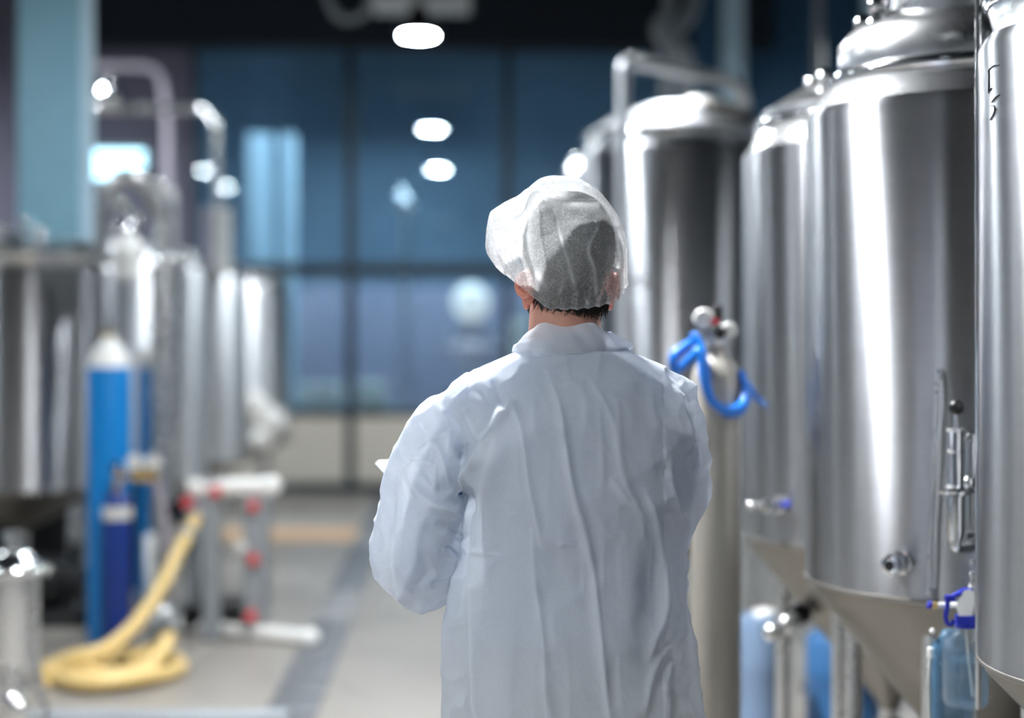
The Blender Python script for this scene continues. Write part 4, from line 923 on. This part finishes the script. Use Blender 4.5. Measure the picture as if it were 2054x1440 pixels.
rad = np.interp(TH.ravel(), np.r_[an[-1] - 2 * math.pi, an, an[0] + 2 * math.pi], np.r_[rd[-1], rd, rd[0]]); TH = TH.ravel(); PH = PH.ravel()
# away from the outline the lumps fade into an even bag
rm = rad.mean(); sp = np.sin(PH); rad = rm + (rad - rm) * sp ** 1.5
sq = np.cos(PH)
co = np.stack([lx(ccx) + rad * sp ** .95 * np.cos(TH), .02 - sq * np.where(PH < math.pi / 2, .122, .125), lz(ccy) + rad * sp ** .95 * np.sin(TH)], 1)
fc = []
for k in range(NB - 1):
    for i in range(NA):
        j = (i + 1) % NA; fc.append((k * NA + i, k * NA + j, (k + 1) * NA + j, (k + 1) * NA + i))
fc.append(tuple(range(NA))[::-1]); fc.append(tuple((NB - 1) * NA + i for i in range(NA)))
me = bpy.data.meshes.new('cap'); me.from_pydata(co.tolist(), [], fc); me.update()
bm = bmesh.new(); bm.from_mesh(me); bmesh.ops.recalc_face_normals(bm, faces=bm.faces[:]); bm.to_mesh(me); bm.free()
n = normals(me); x = 1150 + co[:, 0] * 1111; y = HOR - (co[:, 2] - 1.5) * 1111; face = np.clip(-n[:, 1] * 1.5, 0, 1)
cutz = lz(625) + (co[:, 1] + .075) * .5
nr = np.clip(1 - (co[:, 2] - cutz) / .055, 0, 1)
fold = np.zeros(len(co)); disp = .0030 * creased(co * 16, 2) + .0016 * creased(co * 38, 4) + .0035 * vnoise(co * 9, 6)
azi = np.arctan2(co[:, 1] - .02, co[:, 0] - lx(1130)); disp += nr * (.0030 * np.sin(azi * 26 + 3 * vnoise(co * 12, 7)) + .0012 * np.sin(azi * 61)) + .009 * nr ** 2
for pts, h_, wd in (([(1092, 372), (1070, 410), (1060, 450), (1062, 500), (1078, 545), (1092, 575)], .011, 11), ([(1078, 400), (1080, 470), (1090, 520), (1100, 560)], -.006, 6), ([(1110, 430), (1120, 480), (1138, 540), (1152, 590)], .0055, 5),
                    ([(1190, 465), (1172, 505), (1185, 545), (1192, 600)], .0055, 5), ([(1030, 450), (1045, 515), (1068, 575)], .005, 6), ([(1215, 500), (1212, 545), (1218, 580)], .004, 5), ([(1105, 410), (1150, 418), (1200, 412)], .005, 9),
                    ([(1128, 560), (1120, 590)], .004, 4), ([(1165, 575), (1172, 605)], .004, 4), ([(1095, 390), (1110, 372)], -.004, 7), ([(1025, 452), (1060, 430), (1075, 400)], .004, 6)):
    p2 = [tuple(v.xy) for v in catmull([(a, b, 0) for a, b in pts], 5)]; d, tt = polydist(x, y, p2); disp += h_ * np.exp(-(d / wd) ** 1.5) * np.clip(np.minimum(tt, 1 - tt) * 6, 0, 1) * face
    if h_ > 0: fold = np.maximum(fold, np.exp(-(d / (wd * .6)) ** 2) * face)
fold *= np.clip(.55 + .9 * vnoise(co * 45, 21), .1, 1)
fold = np.maximum(fold, .9 * np.clip(1 - (co[:, 2] - cutz) / .008, 0, 1))
co = co + n * disp[:, None]; setco(me, co)
at_ = me.attributes.new('fold', 'FLOAT', 'POINT'); at_.data.foreach_set('value', fold)
bm = bmesh.new(); bm.from_mesh(me)
pz = Vector((0, -.075, lz(625))); cut(bm, pz, Vector((0, .5, -1)).normalized())
cut(bm, (lx(1020), 0, lz(557)), Vector((-.46, 0, -.55)).normalized())
bm.to_mesh(me); bm.free(); link('hair_cap', me, 'cap', person)
# ---- writing pad and pen
WB = lambda v: Vector(W(v))
t = thing('writing_pad', WB(BC + BU * .15 + BV * .11), 'white writing pad held out in front of the worker', 'pad')
def slabm(o, u, v, lu, lv, th):
    m = MB(); k = [o, o + u * lu, o + u * lu + v * lv, o + v * lv]
    m.v = [WB(p) for p in k] + [WB(p + BN * th) for p in k]; m.f = [[3, 2, 1, 0], [4, 5, 6, 7], [0, 1, 5, 4], [1, 2, 6, 5], [2, 3, 7, 6], [3, 0, 4, 7]]; return m
obj('board', slabm(BC, BU, BV, .30, .22, .003), 'grey', t)
obj('sheets', slabm(BC + BU * .004 + BV * .004 + BN * .0032, BU, BV, .292, .212, .005), 'paper', t)
obj('clip', slabm(BC + BV * .07 + BN * .009, BU, BV, .03, .08, .006), 'satin', t)
tip = BC + BU * .14 + BV * .16 + BN * .010
hp = Vector(WRR) + Vector((-.80, .55, -.10)).normalized() * .10
pen = MB().tube([WB(tip), WB(tip + (hp - tip) * .15), WB(hp + (hp - tip) * .6)], [.001, .004, .004], 10)
tag(obj('pen', pen, 'royal', base=WB(tip)), 'slim blue pen in the worker\'s right hand', 'pen')
